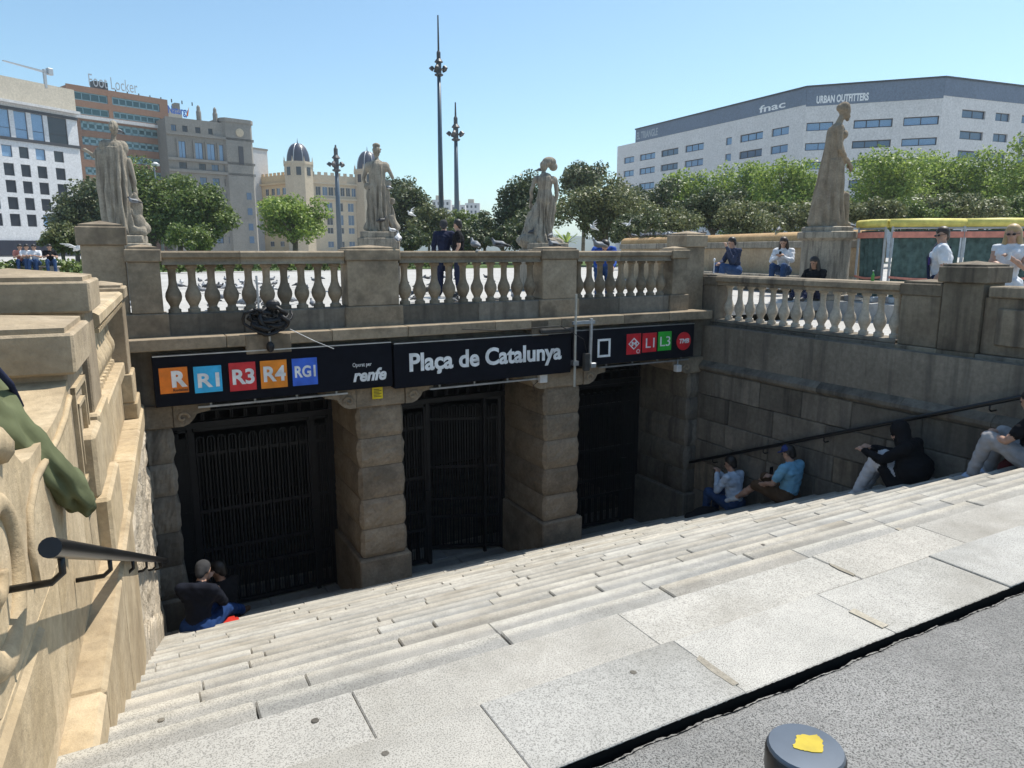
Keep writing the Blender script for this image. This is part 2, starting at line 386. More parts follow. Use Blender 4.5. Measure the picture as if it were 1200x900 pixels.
def console(x, sgn, y0=9.44, y1=10.3):
    """scroll bracket growing sideways from a pier head"""
    pts = [(0,-2.13),(.10,-2.13),(.17,-2.10),(.23,-2.04),(.26,-1.985),(.33,-1.97),(.42,-1.955),(.42,-1.86),(0,-1.86)]
    o = P(MB().prism([(x+sgn*a,z) for a, z in pts], 'y', y0, y1).build('bracket', M_PIER, portal))
    sp = [(x+sgn*(.10+(.075-.011*t)*math.cos(t)), y0-.012, -2.02+(.075-.011*t)*math.sin(t)) for t in [i*.35 for i in range(18)]]
    MB().tube(sp, .016, 6).build('scroll', M_PIER, o)
random.seed(3)
for x0, x1 in ((.04,.38),(2.69,3.37),(5.73,6.41),(8.72,9.06)):
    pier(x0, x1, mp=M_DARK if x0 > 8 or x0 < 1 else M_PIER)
    P(MB().cbox(x0-.02,x1+.02,9.46,10.9,-2.135,-1.855,.015,.003).build('pier_cap', M_PIER, portal))
console(.40,1); console(2.67,-1); console(3.39,1); console(5.71,-1); console(6.43,1); console(8.70,-1)
P(MB().box(-.1,9.2,9.52,11.0,-1.855,-1.16).build('lintel', M_DARK, portal))
# cornice of long blocks above the signs, with two joints showing
xs = [-.25,1.05,2.35,3.4,4.75,5.9,7.1,8.05,9.02]
for a, b in zip(xs, xs[1:]):
    P(MB().cbox(a+.003,b-.003,9.30+rnd(-.004,.004),9.66,-1.165,-1.02,.008,.002).build('cornice_block', M_BAL, portal))
for a, b in ((1.27,1.82),(5.36,5.66)):
    P(MB().cbox(a,b,9.285,9.5,-1.27,-1.03,.008,.002).build('key_block', M_BAL, portal))
# ---- iron gates
def gate(x0, x1, label, open_leaf=False):
    y = 10.9; t = thing('iron_gate', label, 'gate', ((x0+x1)/2,y,Z_LAND), group='wrought iron station gates')
    ox, oz = (x0+x1)/2, Z_LAND; w = (x1-x0)/2; H = -2.02-Z_LAND
    fr = MB()
    for a, b in ((-w,-w+.06),(w-.06,w)): fr.box(a,b,-.04,.04,0,H)
    fr.box(-w,w,-.05,.05,H-.06,H); fr.box(-w,w,-.06,.05,H-.47,H-.39); fr.box(-w,w,-.03,.03,H-.25,H-.22)
    fr.build('frame', M_IRON, t)
    fz = MB(); n = int(2*w/.2)
    for i in range(n):
        a = -w+.08+(2*w-.16)*i/n; b = a+(2*w-.16)/n-.03
        for q in (a,b): fz.box(q-.008,q+.008,-.02,.02,H-.38,H-.1)
        fz.box(a,b,-.012,.012,H-.2,H-.185); fz.box(a+.03,b-.03,-.012,.012,H-.14,H-.125)
    fz.build('frieze', M_IRON, t)
    def leaf(a, b, name='leaf', hinge=None):
        m = MB(); top = H-.48
        for q in (a,b-.05): m.box(q,q+.05,-.03,.03,.04,top)
        m.box(a,b,-.03,.03,.04,.1); m.box(a,b,-.03,.03,.62,.67); m.box(a,b,-.03,.03,top-.05,top)
        k = max(2,int(round((b-a)/.15))); s = (b-a-.1)/k
        for i in range(k):
            c = a+.05+s*(i+.5); r = s*.33
            for d in (-r,r): m.box(c+d-.011,c+d+.011,-.014,.014,.1,top-.14-r)
            arc = [(c+r*math.cos(u),0,top-.14-r+r*math.sin(u)) for u in [math.pi*j/8 for j in range(9)]]
            m.tube(arc,.011,5)
            m.box(c-.006,c+.006,-.008,.008,.67,top-.14)
            for zz in (.95+.0*i,1.55,top-.42): m.box(c-r-.02,c+r+.02,-.018,.018,zz,zz+.05)
            for d in (-.5,-.25,0,.25,.5): m.box(c+s*d-.005,c+s*d+.005,-.008,.008,.1,.62)
        o = m.build(name, M_IRON, t)
        return o
    if open_leaf:
        leaf(-w+.06,-.30); o = leaf(0,w*2-.06-(w-.30)-.06); o.location = (w-.06,0,0); o.rotation_euler = (0,0,R(158))
        MB().box(-.36,-.26,-.07,.05,1.18,1.34).build('lock_box', M_IRON, t)
        MB().box(-.31,-.25,-.045,.045,.0,H-.47).build('post', M_IRON, t); MB().box(w-.42,w-.37,-.03,.03,0,H-.47).build('post', M_IRON, t)
    else:
        leaf(-w+.06,-w+.26); leaf(-w+.27,w-.34); leaf(w-.33,w-.06)
        MB().box(w-.4,w-.3,-.07,.05,1.18,1.34).build('lock_box', M_IRON, t)
        for q in (-w+.235, w-.365): MB().box(q,q+.06,-.045,.045,0,H-.47).build('post', M_IRON, t)
gate(.38,2.69,'wide closed black iron gate behind the two people sitting at the bottom left')
gate(3.37,5.73,'middle black iron gate with its right leaf swung open', True)
gate(6.41,8.72,'closed black iron gate nearest the right-hand side wall')

# ================================================================== balustrades
BAL = [(.055,0),(.075,.0),(.075,.05),(.055,.06),(.05,.085),(.062,.11),(.088,.16),(.097,.205),(.09,.25),(.066,.30),(.05,.35),(.045,.42),(.047,.50),(.052,.545),(.072,.555),(.072,.585),(.06,.59)]
def bal_mesh(h, mat, r=1.0):
    return MB().lathe([(a*r, z*h/.59) for a, z in BAL], 14).mesh('baluster', mat, 35)
def cap_post(m, x0, x1, y0, y1, z0, z1, over=.03, capz=.09, apex=.06):
    """post with a projecting capstone and low pyramid top; returns (shaft, cap) builders"""
    sh = MB().cbox(x0,x1,y0,y1,z0,z1-capz+.004,.01,.002)
    cp = MB().cbox(x0-over,x1+over,y0-over,y1+over,z1-capz,z1,.012,.002)
    a = over-.035; q = [(x0-a,y0-a,z1-.004),(x1+a,y0-a,z1-.004),(x1+a,y1+a,z1-.004),(x0-a,y1+a,z1-.004)]
    q2 = [(p[0],p[1],z1+.025) for p in q]
    cp.add(q+q2+[((x0+x1)/2,(y0+y1)/2,z1+.025+apex)], [(0,1,5,4),(1,2,6,5),(2,3,7,6),(3,0,4,7),(4,5,8),(5,6,8),(6,7,8),(7,4,8)])
    return sh, cp
def post(parent, x0, x1, y0, y1, z0, z1, mat, inv=None, **k):
    s, c = cap_post(None, x0,x1,y0,y1,z0,z1,**k)
    so_ = s.build('post', mat, parent); co = c.build('capstone', mat, so_)
    if inv is not None: so_.matrix_parent_inverse = inv
    return so_
# front balustrade
fb = thing('balustrade', 'brown stone balustrade running above the black station signs', 'balustrade', (4.5,9.72,-1.02))
fbi = Matrix.Translation((-4.5,-9.72,1.02))
def FB(o): o.matrix_parent_inverse = fbi; return o
bm_f = bal_mesh(.59, M_BAL)
bays = [(.42,2.63,10),(3.40,5.68,10),(6.36,8.27,9)]
for a, b, n in bays:
    nj = 2; ex = [a, a+(b-a)*rnd(.4,.6), b]
    for c, d in zip(ex, ex[1:]):
        FB(MB().prism([(9.56,-.165),(9.585,-.13),(9.585,-.10),(9.55,-.075),(9.55,-.02),(9.57,0),(9.86,0),(9.88,-.02),(9.88,-.075),(9.85,-.1),(9.85,-.165)],'x',c+.002,d-.002).build('rail', M_BAL, fb))
        FB(MB().cbox(c+.002,d-.002,9.575,9.9,-1.03,-.755,.01,.002).build('plinth_block', M_BAL if rnd(0,1)<.4 else M_DARK, fb))
    for i in range(n):
        o = link('baluster', bm_f, fb, (a+(b-a)*(i+.5)/n, 9.715, -.757), rnd(0,6)); FB(o)
for x0, x1 in ((.06,.40),(2.655,3.375),(5.705,6.335),(8.30,8.62)):
    FB(post(fb, x0,x1,9.55,9.9,-.74,.02,M_BAL,None,over=.025,capz=.15,apex=.035))
    FB(MB().cbox(x0-.05 if x0>1 else x0-.3,x1+.05,9.535,9.92,-1.03,-.742,.012,.003).build('post_base', M_BAL, fb))
for x0, x1, y0 in ((-.40,.05,9.62),(8.72,9.16,9.72)):
    FB(post(fb, x0,x1,y0,y0+.45,-1.04,.275,M_BAL,None,over=.035,capz=.21,apex=.05))
# ---- right side wall with its own balustrade
rw = thing('side_wall', 'sooty stone block wall of the stairwell on the right, under a cream balustrade', 'wall', (9.3,7,Z_LAND))
rwi = Matrix.Translation((-9.3,-7,-Z_LAND))
def RW(o): o.matrix_parent_inverse = rwi; return o
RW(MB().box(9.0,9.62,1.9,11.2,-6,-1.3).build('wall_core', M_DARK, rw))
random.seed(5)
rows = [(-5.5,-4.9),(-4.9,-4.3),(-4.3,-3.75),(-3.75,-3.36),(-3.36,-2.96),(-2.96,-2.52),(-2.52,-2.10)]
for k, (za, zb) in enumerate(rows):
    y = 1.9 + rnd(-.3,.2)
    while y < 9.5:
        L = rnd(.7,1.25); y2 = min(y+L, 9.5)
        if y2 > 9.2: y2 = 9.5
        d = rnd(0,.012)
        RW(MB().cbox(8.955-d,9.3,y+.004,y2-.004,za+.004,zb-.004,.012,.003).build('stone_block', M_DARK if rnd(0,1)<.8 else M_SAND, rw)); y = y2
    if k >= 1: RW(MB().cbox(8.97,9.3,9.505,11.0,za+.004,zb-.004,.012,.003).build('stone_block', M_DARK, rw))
y = 1.9
while y < 9.6:                                           # sloped moulding course
    y2 = min(y+rnd(1.1,1.6), 9.62)
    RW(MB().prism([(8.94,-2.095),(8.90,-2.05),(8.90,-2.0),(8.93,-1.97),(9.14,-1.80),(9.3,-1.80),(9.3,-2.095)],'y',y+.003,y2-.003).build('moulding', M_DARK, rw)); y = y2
for za, zb in ((-1.80,-1.50),(-1.50,-1.245)):
    ys = [4.0,4.95,5.42,6.0]
    y = 6.0
    while y < 9.9: y = min(y+rnd(.8,1.3),9.95); ys.append(y)
    for a, b in zip(ys, ys[1:]):
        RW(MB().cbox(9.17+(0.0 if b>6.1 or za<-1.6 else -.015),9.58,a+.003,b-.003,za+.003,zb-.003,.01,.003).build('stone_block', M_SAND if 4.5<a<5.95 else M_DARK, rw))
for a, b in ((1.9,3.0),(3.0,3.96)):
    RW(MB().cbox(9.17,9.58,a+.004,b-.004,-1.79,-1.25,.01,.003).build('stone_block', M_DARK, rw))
rb = thing('balustrade', 'cream balusters under a brown rail on top of the right stairwell wall', 'balustrade', (9.36,7,-1.245))
rbi = Matrix.Translation((-9.36,-7,1.245))
def RB(o): o.matrix_parent_inverse = rbi; return o
RB(MB().cbox(9.19,9.57,6.02,9.4,-1.244,-1.19,.01).build('plinth', M_DARK, rb))
bm_r = bal_mesh(.60, M_NEWB, .92)
for i in range(14): RB(link('baluster', bm_r, rb, (9.36, 6.02+(9.38-6.02)*(i+.5)/14, -1.19), rnd(0,6)))
for a, b in ((6.0,7.55),(7.55,8.95),(8.95,9.42)):
    RB(MB().prism([(9.2,-.59),(9.2,-.545),(9.16,-.52),(9.16,-.45),(9.19,-.42),(9.53,-.42),(9.56,-.45),(9.56,-.52),(9.52,-.545),(9.52,-.59)],'y',a+.003,b-.003).build('rail', M_BAL if b<7.6 else M_SAND, rb))
RB(post(rb, 9.19,9.55,9.43,9.95,-1.244,-.44,M_DARK,None,over=.025,capz=.16,apex=.03))
RB(post(rb, 9.19,9.57,5.45,5.99,-1.244,-.42,M_SAND,None,over=.02,capz=.16,apex=.03))
RB(post(rb, 9.15,9.62,4.93,5.42,-1.244,-.19,M_SAND,None,over=.05,capz=.20,apex=.045))
pn = RB(MB().cbox(9.2,9.55,2.6,4.92,-1.244,-.55,.01,.003).build('panel_wall', M_SAND, rb))
MB().cbox(9.165,9.21,3.2,4.75,-1.12,-.68,.012).build('raised_panel', M_SAND, pn)
RB(MB().cbox(9.15,9.6,2.6,4.87,-.55,-.42,.015,.003).build('coping', M_SAND, rb))
# ---- left side wall, sunlit, slightly splayed
LA = R(3.0)
lw = thing('side_wall', 'sunlit pale stone side wall of the stairs, with handrail and carved scroll end', 'wall', (.05,9.5,0), -LA)
# local frame: +x towards the stairs, y = distance towards the front (negative = towards the street)
def LY(Y): return (Y-9.5)/math.cos(LA)
def lbox(name, d0, d1, Y0, Y1, z0, z1, mat=M_LIT, b=.012, j=.003, parent=None):
    return MB().cbox(d0,d1,LY(Y0),LY(Y1),z0,z1,b,j).build(name, mat, parent or lw)
random.seed(9)
lbox('wall_core',-.55,-.22,2.5,9.55,-6,-1.2)
# lower rusticated wall and its ledge
zs = [-5.3,-4.75,-4.2,-3.65,-3.1,-2.55,-2.02]
for za, zb in zip(zs, zs[1:]):
    Y = 5.46
    while Y < 9.45:
        Y2 = min(Y+rnd(.75,1.1), 9.46)
        if Y2 > 9.2: Y2 = 9.46
        m = MB(); nx, nz = 9, 6; y0, y1 = LY(Y)+.004, LY(Y2)-.004; V = []; fs = []
        for k in range(nz+1):
            for i in range(nx+1):
                e = k in (0,nz) or i in (0,nx); V.append((.0 if e else .025+rnd(-.012,.028), y0+(y1-y0)*i/nx, za+.004+(zb-za-.008)*k/nz))
        for k in range(nz):
            for i in range(nx): fs.append((k*(nx+1)+i,k*(nx+1)+i+1,(k+1)*(nx+1)+i+1,(k+1)*(nx+1)+i))
        m.add(V, fs); m.box(-.3,-.001,y0,y1,za+.004,zb-.004); m.build('stone_block', M_RUST, lw); Y = Y2
Y = 5.44
while Y < 9.4:
    Y2 = min(Y+rnd(1.0,1.4), 9.47); lbox('ledge_block',-.3,.045,Y+.002,Y2-.002,-2.02,-1.80,M_LIT,.02); Y = Y2
Y = 5.0
while Y < 9.4:                                           # plain wall under the balusters
    Y2 = min(Y+rnd(.9,1.3), 9.5); lbox('stone_block',-.45,-.12,Y+.003,Y2-.003,-1.80,-1.30,M_LIT); Y = Y2
# plinth kerb that follows the steps
for n in range(7,21):
    Y = Y_NOSE0+n*TREAD; z = Z_SLAB-RISE*(n+1)
    lbox('plinth_block',-.1,.055,Y-.01,Y+TREAD-.013,z-.3,z+.33,M_RUST,.012)
# near plain wall, its horizontal ledge and the stepped blocks below the tall post
lbox('stone_block',-.3,.02,4.30,4.72,-1.32,-.97,M_LIT,.02); lbox('stone_block',-.3,.03,4.62,5.45,-2.05,-1.42,M_LIT,.02)
for a, b in ((4.3,5.46),(3.15,4.3),(1.95,3.15)):
    lbox('stone_block',-.4,-.05,a+.003,b-.003,-1.80,-1.22,M_LIT)
    lbox('ledge_block',-.4,.075,a+.002,b-.002,-2.9 if a>3.1 else -2.2,-1.78,M_LIT,.02)
lbox('stone_block',-.4,.05,5.0,5.6,-4.0,-1.9,M_LIT)
# balustrade on the left wall
lbox('plinth_block',-.42,-.07,5.72,8.62,-1.30,-1.17,M_LIT)
bm_l = bal_mesh(.60, M_LIT, .95)
for i in range(14): link('baluster', bm_l, lw, (-.22, LY(5.72+(8.55-5.72)*(i+.5)/14), -1.17), rnd(0,6))
MB().prism([(-.37,-.57),(-.37,-.53),(-.41,-.50),(-.41,-.44),(-.38,-.42),(-.05,-.42),(-.02,-.44),(-.02,-.50),(-.06,-.53),(-.06,-.57)],'y',LY(5.72),LY(8.6)).build('rail', M_LIT, lw)
dn = MB()
for i in range(26):
    y = LY(5.75+i*.11); dn.box(-.06,-.03,y,y+.055,-.565,-.535)
dn.build('dentil_band', M_LIT, lw)
def lpost(Y0, Y1, d0, d1, z0, z1, **k):
    s, c = cap_post(None, d0,d1,LY(Y0),LY(Y1),z0,z1,**k); p = s.build('post', M_CAP, lw); c.build('capstone', M_CAP, p); return p
lpost(8.62,9.1,-.42,-.03,-1.3,-.38,over=.03,capz=.12,apex=.04)
lbox('stone_block',-.42,.0,8.6,9.12,-1.62,-1.3); lbox('stone_block',-.42,.02,8.6,9.3,-1.80,-1.62)
lpost(5.10,5.66,-.86,-.05,-1.3,-.18,over=.05,capz=.19,apex=.05)
lbox('stone_block',-.86,-.02,5.04,5.72,-1.42,-1.0,M_LIT,.015)
# lower pedestal with sunk side panel
dp = lpost(4.06,4.74,-.86,-.05,-1.3,-.39,over=.05,capz=.20,apex=.05)
fr_ = MB(); a0, a1, z0, z1 = LY(4.12), LY(4.62), -1.2, -.68
for q in ((a0,a1,z1-.03,z1),(a0,a1,z0,z0+.03),(a0,a0+.03,z0,z1),(a1-.03,a1,z0,z1),(a0+.1,a1-.1,z1-.12,z1-.10),(a0+.1,a0+.12,z0+.1,z1-.1),(a1-.12,a1-.1,z0+.1,z1-.1)): fr_.box(-.052,-.028,q[0],q[1],q[2],q[3])
fr_.build('panel_moulding', M_LIT, dp)
# swept end with scroll
sw = [(4.07,-.62),(3.95,-.66),(3.75,-.70),(3.5,-.715),(3.2,-.72),(2.95,-.72),(2.80,-.70),(2.70,-.64),(2.62,-.57)]
cy, cz, rr = 2.30, -.86, .40
sw += [(cy+rr*math.cos(t), cz+rr*math.sin(t)) for t in [R(a) for a in range(40,271,15)]]
sw += [(2.3,-1.62),(4.07,-1.62)]
MB().prism([(LY(a),z) for a,z in sw],'x',-.62,-.05).build('swept_end', M_LIT, lw, 30)
sp = []
for i in range(70):
    t = i*.16; q = .36-.0285*t; sp.append((-.04, LY(cy+q*math.cos(t+.9)), cz+q*math.sin(t+.9)))
sp = [(0,b_,c_) for a_,b_,c_ in sp]
o = MB().tube(sp, [.052-.0004*i for i in range(70)], 9).build('scroll', M_LIT, lw, True); o.location.x = -.05; o.scale.x = .75
MB().tube([(-.045,LY(a),z) for a,z in [(4.02,-.70),(3.8,-.76),(3.5,-.79),(3.2,-.795),(2.95,-.80),(2.78,-.86),(2.72,-.98),(2.74,-1.1)]], .016, 7).build('moulding', M_LIT, lw, True)
lbox('foot_block',-.62,-.03,1.9,2.75,-1.66,-1.24,M_LIT,.03)
# ================================================================== handrails
def handrail(name, label, p0, p1, wall_dir, nb, flat=True):
    p0 = Vector(p0); p1 = Vector(p1); t = thing(name, label, 'handrail', p0)
    d = p1-p0; q0 = Vector((0,0,0))
    MB().tube([q0, q0+d], .029, 14).build('rail', M_RAILB, t, 40)
    MB().lathe([(.0285,-.001),(.0285,.001)],14).build('end_cap', M_RAILB, t).rotation_euler = d.to_track_quat('Z','Y').to_euler()
    for i in range(nb):
        p = q0 + d*((i+.12)/nb); w = Vector(wall_dir)
        MB().tube([p+Vector((0,0,-.02)), p+Vector((0,0,-.075)), p+w*.03+Vector((0,0,-.10)), p+w*.14+Vector((0,0,-.10))], .011, 6).build('bracket', M_RAILB, t, True)
nL = (-math.cos(LA), math.sin(LA), 0)
handrail('handrail','black tube handrail on the sunlit left wall, brackets below',(-.24,2.22,-.80),(.16,9.4,-3.80),nL,6)
handrail('handrail','black handrail along the shaded right wall, above the people sitting on the steps',(8.84,2.2,-.80),(8.84,11.0,-4.42),(1,0,0),8)
# ================================================================== bollard
bo = thing('bollard','black round bollard with a grey cap and a yellow paint blot, beside the top step','bollard',(.905,.675,-1.698))
MB().lathe([(.07,0),(.07,.02),(.060,.03),(.060,.86),(.062,.87),(.062,.90),(.059,.905)],28).build('shaft', plain('bollard_black',(.015,.015,.017),.4), bo, 40)
M_BCAP = plain('bollard_cap_grey',(.10,.12,.15),.4,.3)
MB().lathe([(.0595,.9),(.0595,.907),(.057,.911),(.03,.9125),(.001,.9125)],28).build('cap', M_BCAP, bo, 20)
random.seed(4)
blot = [((.027+.004*math.sin(3*t)+rnd(-.002,.002))*math.cos(t)+.008, (.020+.003*math.cos(4*t)+rnd(-.002,.002))*math.sin(t)) for t in [i*math.pi/20 for i in range(40)]]
MB().prism(blot,'z',.911,.9138).build('paint_blot', plain('yellow_paint',(.66,.49,.03),.7,var=.35), bo)
# ================================================================== station signs
M_OR = plain('tile_orange',(.80,.20,.01),.4); M_CY = plain('tile_cyan',(.03,.45,.80),.4); M_RD = plain('tile_red',(.62,.02,.03),.4)
M_OR2 = plain('tile_amber',(.82,.25,.01),.4); M_BL = plain('tile_blue',(.03,.13,.66),.4); M_GN = plain('tile_green',(.03,.42,.04),.4)
M_YL = plain('notice_yellow',(.80,.60,.01),.5); M_TXT = plain('ink_dark',(.03,.02,.02),.6)
def sign(x0, x1, z0, z1, label):
    t = thing('station_sign', label, 'sign', ((x0+x1)/2,9.36,z0)); t['_inv'] = 0; del t['_inv']
    i = Matrix.Translation((-(x0+x1)/2,-9.36,-z0))
    o = MB().cbox(x0,x1,9.29,9.5,z0,z1,.006).build('panel', M_SIGN, t); o.matrix_parent_inverse = i
    o = MB().box(x0+.005,x1-.005,9.283,9.52,z1+.001,z1+.014).build('top_trim', M_STEEL, t); o.matrix_parent_inverse = i
    return t, i
def tile(t, i, x0, x1, z0, z1, mat, txt=None, box=None, tm=None, bold=.03, name='line_tile'):
    o = MB().cbox(x0,x1,9.278,9.296,z0,z1,.002).build(name, mat, t); o.matrix_parent_inverse = i
    if txt:
        b = box or (x0+.04,x1-.03,z0+.07,z1-.07)
        c = text_mesh('lettering', txt, tm or M_WHITE, o, *b, 9.2775, bold)
    return o
s1, i1 = sign(.215,3.15,-1.835,-1.232,'black sign with five coloured line squares at the left of the station front')
o = tile(s1,i1,.275,.585,-1.675,-1.365,M_OR,'R',(.405,.575,-1.605,-1.405),None,.05)
text_mesh('lettering','Rodalies',M_TXT,o,.415,.575,-1.655,-1.622,9.2775,.0)
tile(s1,i1,.65,.965,-1.70,-1.375,M_CY,'R1',(.69,.935,-1.635,-1.46))
tile(s1,i1,1.05,1.365,-1.715,-1.36,M_RD,'R3',(1.085,1.345,-1.635,-1.44))
tile(s1,i1,1.42,1.745,-1.715,-1.36,M_OR2,'R4',(1.455,1.725,-1.63,-1.43))
tile(s1,i1,1.81,2.13,-1.715,-1.36,M_BL,'RG1',(1.84,2.105,-1.61,-1.455))
o = text_mesh('lettering','Operat per',M_WHITE,s1,2.60,2.86,-1.545,-1.475,9.288,.0); o.matrix_parent_inverse = i1
o = text_mesh('lettering','renfe',M_WHITE,s1,2.60,3.065,-1.735,-1.56,9.288,.035,.25); o.matrix_parent_inverse = i1
s2, i2 = sign(3.18,6.075,-1.88,-1.258,'wide black station name sign in white letters over the middle gate')
o = text_mesh('lettering','Plaça de Catalunya',M_WHITE,s2,3.40,5.895,-1.735,-1.395,9.288,.03); o.matrix_parent_inverse = i2
s3, i3 = sign(6.105,8.60,-1.80,-1.235,'black sign with red and green metro squares and a red disc, at the right')
fr_o = MB()
for q in ((6.575,6.825,-1.42,-1.385),(6.575,6.825,-1.68,-1.645),(6.575,6.61,-1.645,-1.42),(6.79,6.825,-1.645,-1.42)): fr_o.box(q[0],q[1],9.28,9.292,q[2],q[3])
fr_o.build('white_frame', M_WHITE, s3).matrix_parent_inverse = i3
o = tile(s3,i3,7.15,7.44,-1.675,-1.335,M_RD)
MB().prism([(7.295,-1.40),(7.41,-1.50),(7.295,-1.60),(7.18,-1.50)],'y',9.2765,9.28).build('diamond', M_WHITE, o)
MB().prism([(7.295,-1.425),(7.383,-1.50),(7.295,-1.575),(7.207,-1.50)],'y',9.275,9.2767).build('diamond', M_RD, o)
text_mesh('lettering','M',M_WHITE,o,7.245,7.345,-1.535,-1.465,9.2752,.04)
MB().tube([(7.385+.03*math.cos(t),9.276,-1.63+.03*math.sin(t)) for t in [k*.5 for k in range(13)]],.006,5).build('ring_mark', M_WHITE, o)
tile(s3,i3,7.475,7.77,-1.66,-1.34,M_RD,'L1',(7.54,7.72,-1.585,-1.425),None,.0)
tile(s3,i3,7.805,8.09,-1.655,-1.335,M_GN,'L3',(7.845,8.06,-1.58,-1.415),None,.0)
o = MB().lathe([(.155,0),(.155,.016),(.15,.018)],32).build('disc', M_RD, s3); o.matrix_parent_inverse = i3 @ Matrix.Translation((8.365,9.292,-1.52)) @ Matrix.Rotation(R(90),4,'X')
o2 = text_mesh('lettering','TMB',M_WHITE,s3,8.26,8.475,-1.555,-1.475,9.273,.03,.2); o2.matrix_parent_inverse = i3
# yellow notice on the first pier head
yn = thing('notice','small yellow notice plate on the pier head below the sign','notice',(2.97,9.42,-2.02))
MB().cbox(-.075,.075,-.008,.008,-.0,.25,.002).build('plate', M_YL, yn)
ym = MB()
for k in range(6): ym.box(-.055,.055-.03*(k%2),-.0105,-.0075,.03+k*.02,.037+k*.02)
ym.box(-.035,.035,-.0105,-.0075,.185,.235); ym.build('print', M_TXT, yn)
# light tubes and conduits below the signs
for x0, x1, z, lab in ((.68,2.55,-1.90,'thin grey cable tray below the left black sign'),(3.75,5.72,-1.955,'thin grey cable tray below the middle black sign'),(6.7,8.6,-1.87,'thin grey cable tray below the right black sign')):
    t = thing('cable_tray',lab,'cable tray',(x0,9.42,z),group='cable trays below the signs')
    MB().box(0,x1-x0,-.02,.04,-.012,.012).build('tray', M_GALV, t)
    for k in range(4): MB().box(.15+k*(x1-x0-.3)/3-.012,.15+k*(x1-x0-.3)/3+.012,-.01,.02,.012,.12).build('hanger', M_GALV, t)
# standing pipes between the second and third sign
pp = thing('pipe_bracket','pair of thin grey pipes clamped in front of the signs, with cable bundle','pipes',(6.1,9.22,-2.1))
MB().tube([(0,0,0),(0,-.01,1.45)],.02,8).build('pipe', plain('pipe_beige',(.40,.38,.33),.5), pp)
MB().tube([(.30,.02,.30),(.30,0,1.0),(.30,.0,1.06)],.028,8).build('pipe', M_GALV, pp)
MB().box(-.05,.36,-.02,.02,.98,1.03).build('clamp', M_GALV, pp); MB().box(-.05,.05,-.04,.04,.34,.41).build('clamp', M_STEEL, pp)
MB().cbox(.16,.26,-.05,.03,.24,.52,.01).build('junction_box', M_DARKIN, pp); MB().cbox(.28,.38,-.05,.03,.28,.36,.01).build('junction_box', M_GALV, pp)
MB().tube([(.22,-.02,.5),(.12,-.06,.75),(-.3,-.04,.98),(-1.2,.02,.95),(-1.9,.05,1.0)],.007,5).build('cable', M_IRON, pp)
MB().cbox(-.62,-.02,-.02,.06,.86,.94,.02).build('cable_bundle', M_DARKIN, pp)
wb = thing('camera_box','small white box hanging under the right end of the signs','box',(8.32,9.36,-2.0))
MB().cbox(-.05,.06,-.05,.05,-.06,.06,.01).build('housing', plain('box_white',(.7,.68,.66),.5), wb); MB().tube([(0,0,.05),(.02,.02,.16)],.01,6).build('stem', M_GALV, wb)
wc = thing('camera_box','small pale box on the second pier head, under the name sign','box',(5.62,9.40,-1.95))
MB().cbox(-.07,.07,-.05,.05,-.07,.07,.01).build('housing', MATS['box_white'], wc); MB().tube([(-.07,0,-.04),(-.16,.0,-.1),(-.12,.03,-.2)],.006,5).build('cable', M_IRON, wc)
# coil of cable tied on the ledge above the first sign
random.seed(12)
ck = thing('cable_coil','tangled coil of black cable with clamp on a post, above the left sign','cable coil',(1.55,9.30,-1.02))
for k in range(11):
    a, b = rnd(.13,.30), rnd(.06,.16); ph = rnd(0,6); tl = rnd(-.5,.4); cz_ = .19+rnd(-.05,.06); cx_ = rnd(-.07,.07)
    pts = [(cx_+a*math.cos(t+ph)*rnd(.82,1.12), -.05-.06*math.sin(t*2+ph)+rnd(-.03,.02), cz_+b*math.sin(t+ph)*rnd(.8,1.15)+tl*a*math.cos(t+ph)*.5) for t in [i*.47 for i in range(random.randrange(9,15))]]
    MB().tube(pts, rnd(.014,.03), 6).build('cable', M_IRON, ck, True)
MB().ball((-.12,-.04,.12),(.1,.06,.07)).build('tape_wrap', M_IRON, ck); MB().ball((.15,-.05,.18),(.09,.05,.08)).build('tape_wrap', M_IRON, ck)
for k in range(4):
    MB().tube([(rnd(-.2,.2),-.1,rnd(.05,.3)) for _ in range(4)], .006, 5).build('wire', M_DARKIN, ck)
MB().tube([(0,-.07,-.22),(0,-.07,.12)],.014,6).build('rod', M_STEEL, ck); MB().tube([(-.1,-.02,.3),(-.105,-.02,.72)],.014,6).build('rod', M_GALV, ck)
MB().ball((.0,-.08,-.16),(.05,.05,.07)).build('insulator', M_IRON, ck); MB().ball((.06,-.09,.36),(.09,.05,.07)).build('lamp_head', M_IRON, ck)
MB().tube([(.25,-.07,.05),(.55,-.08,-.12),(.8,-.05,-.24)],.005,5).build('wire', M_GALV, ck)
# ================================================================== buildings round the square
M_GLASS = plain('window_glass',(.10,.16,.24),.08); M_GLASSD = plain('window_dark',(.03,.035,.045),.12); M_GLASSG = plain('window_green',(.03,.09,.10),.1)
M_GLASSB = plain('window_skyblue',(.20,.33,.50),.06)
def facade_stone(n, c, d): return stone(n, c, tuple(x*1.08 for x in c), tuple(x*.72 for x in c), d, .25, .05, var=0)
M_WB = facade_stone('block_white',(.60,.60,.61),.2); M_BEI = facade_stone('block_beige',(.52,.46,.37),.3); M_BRK = facade_stone('block_brick',(.26,.15,.10),.25)
M_GRY = facade_stone('block_grey',(.235,.22,.195),.5); M_YEL = facade_stone('block_ochre',(.56,.39,.21),.3); M_CRM = facade_stone('block_cream',(.52,.43,.31),.3)
M_TRI = facade_stone('block_travertine',(.63,.61,.595),.15); M_SLT = facade_stone('roof_slate',(.16,.20,.26),.3); M_PAL = facade_stone('block_pale',(.55,.54,.53),.15)
M_DOME = plain('dome_tiles',(.03,.035,.06),.35)
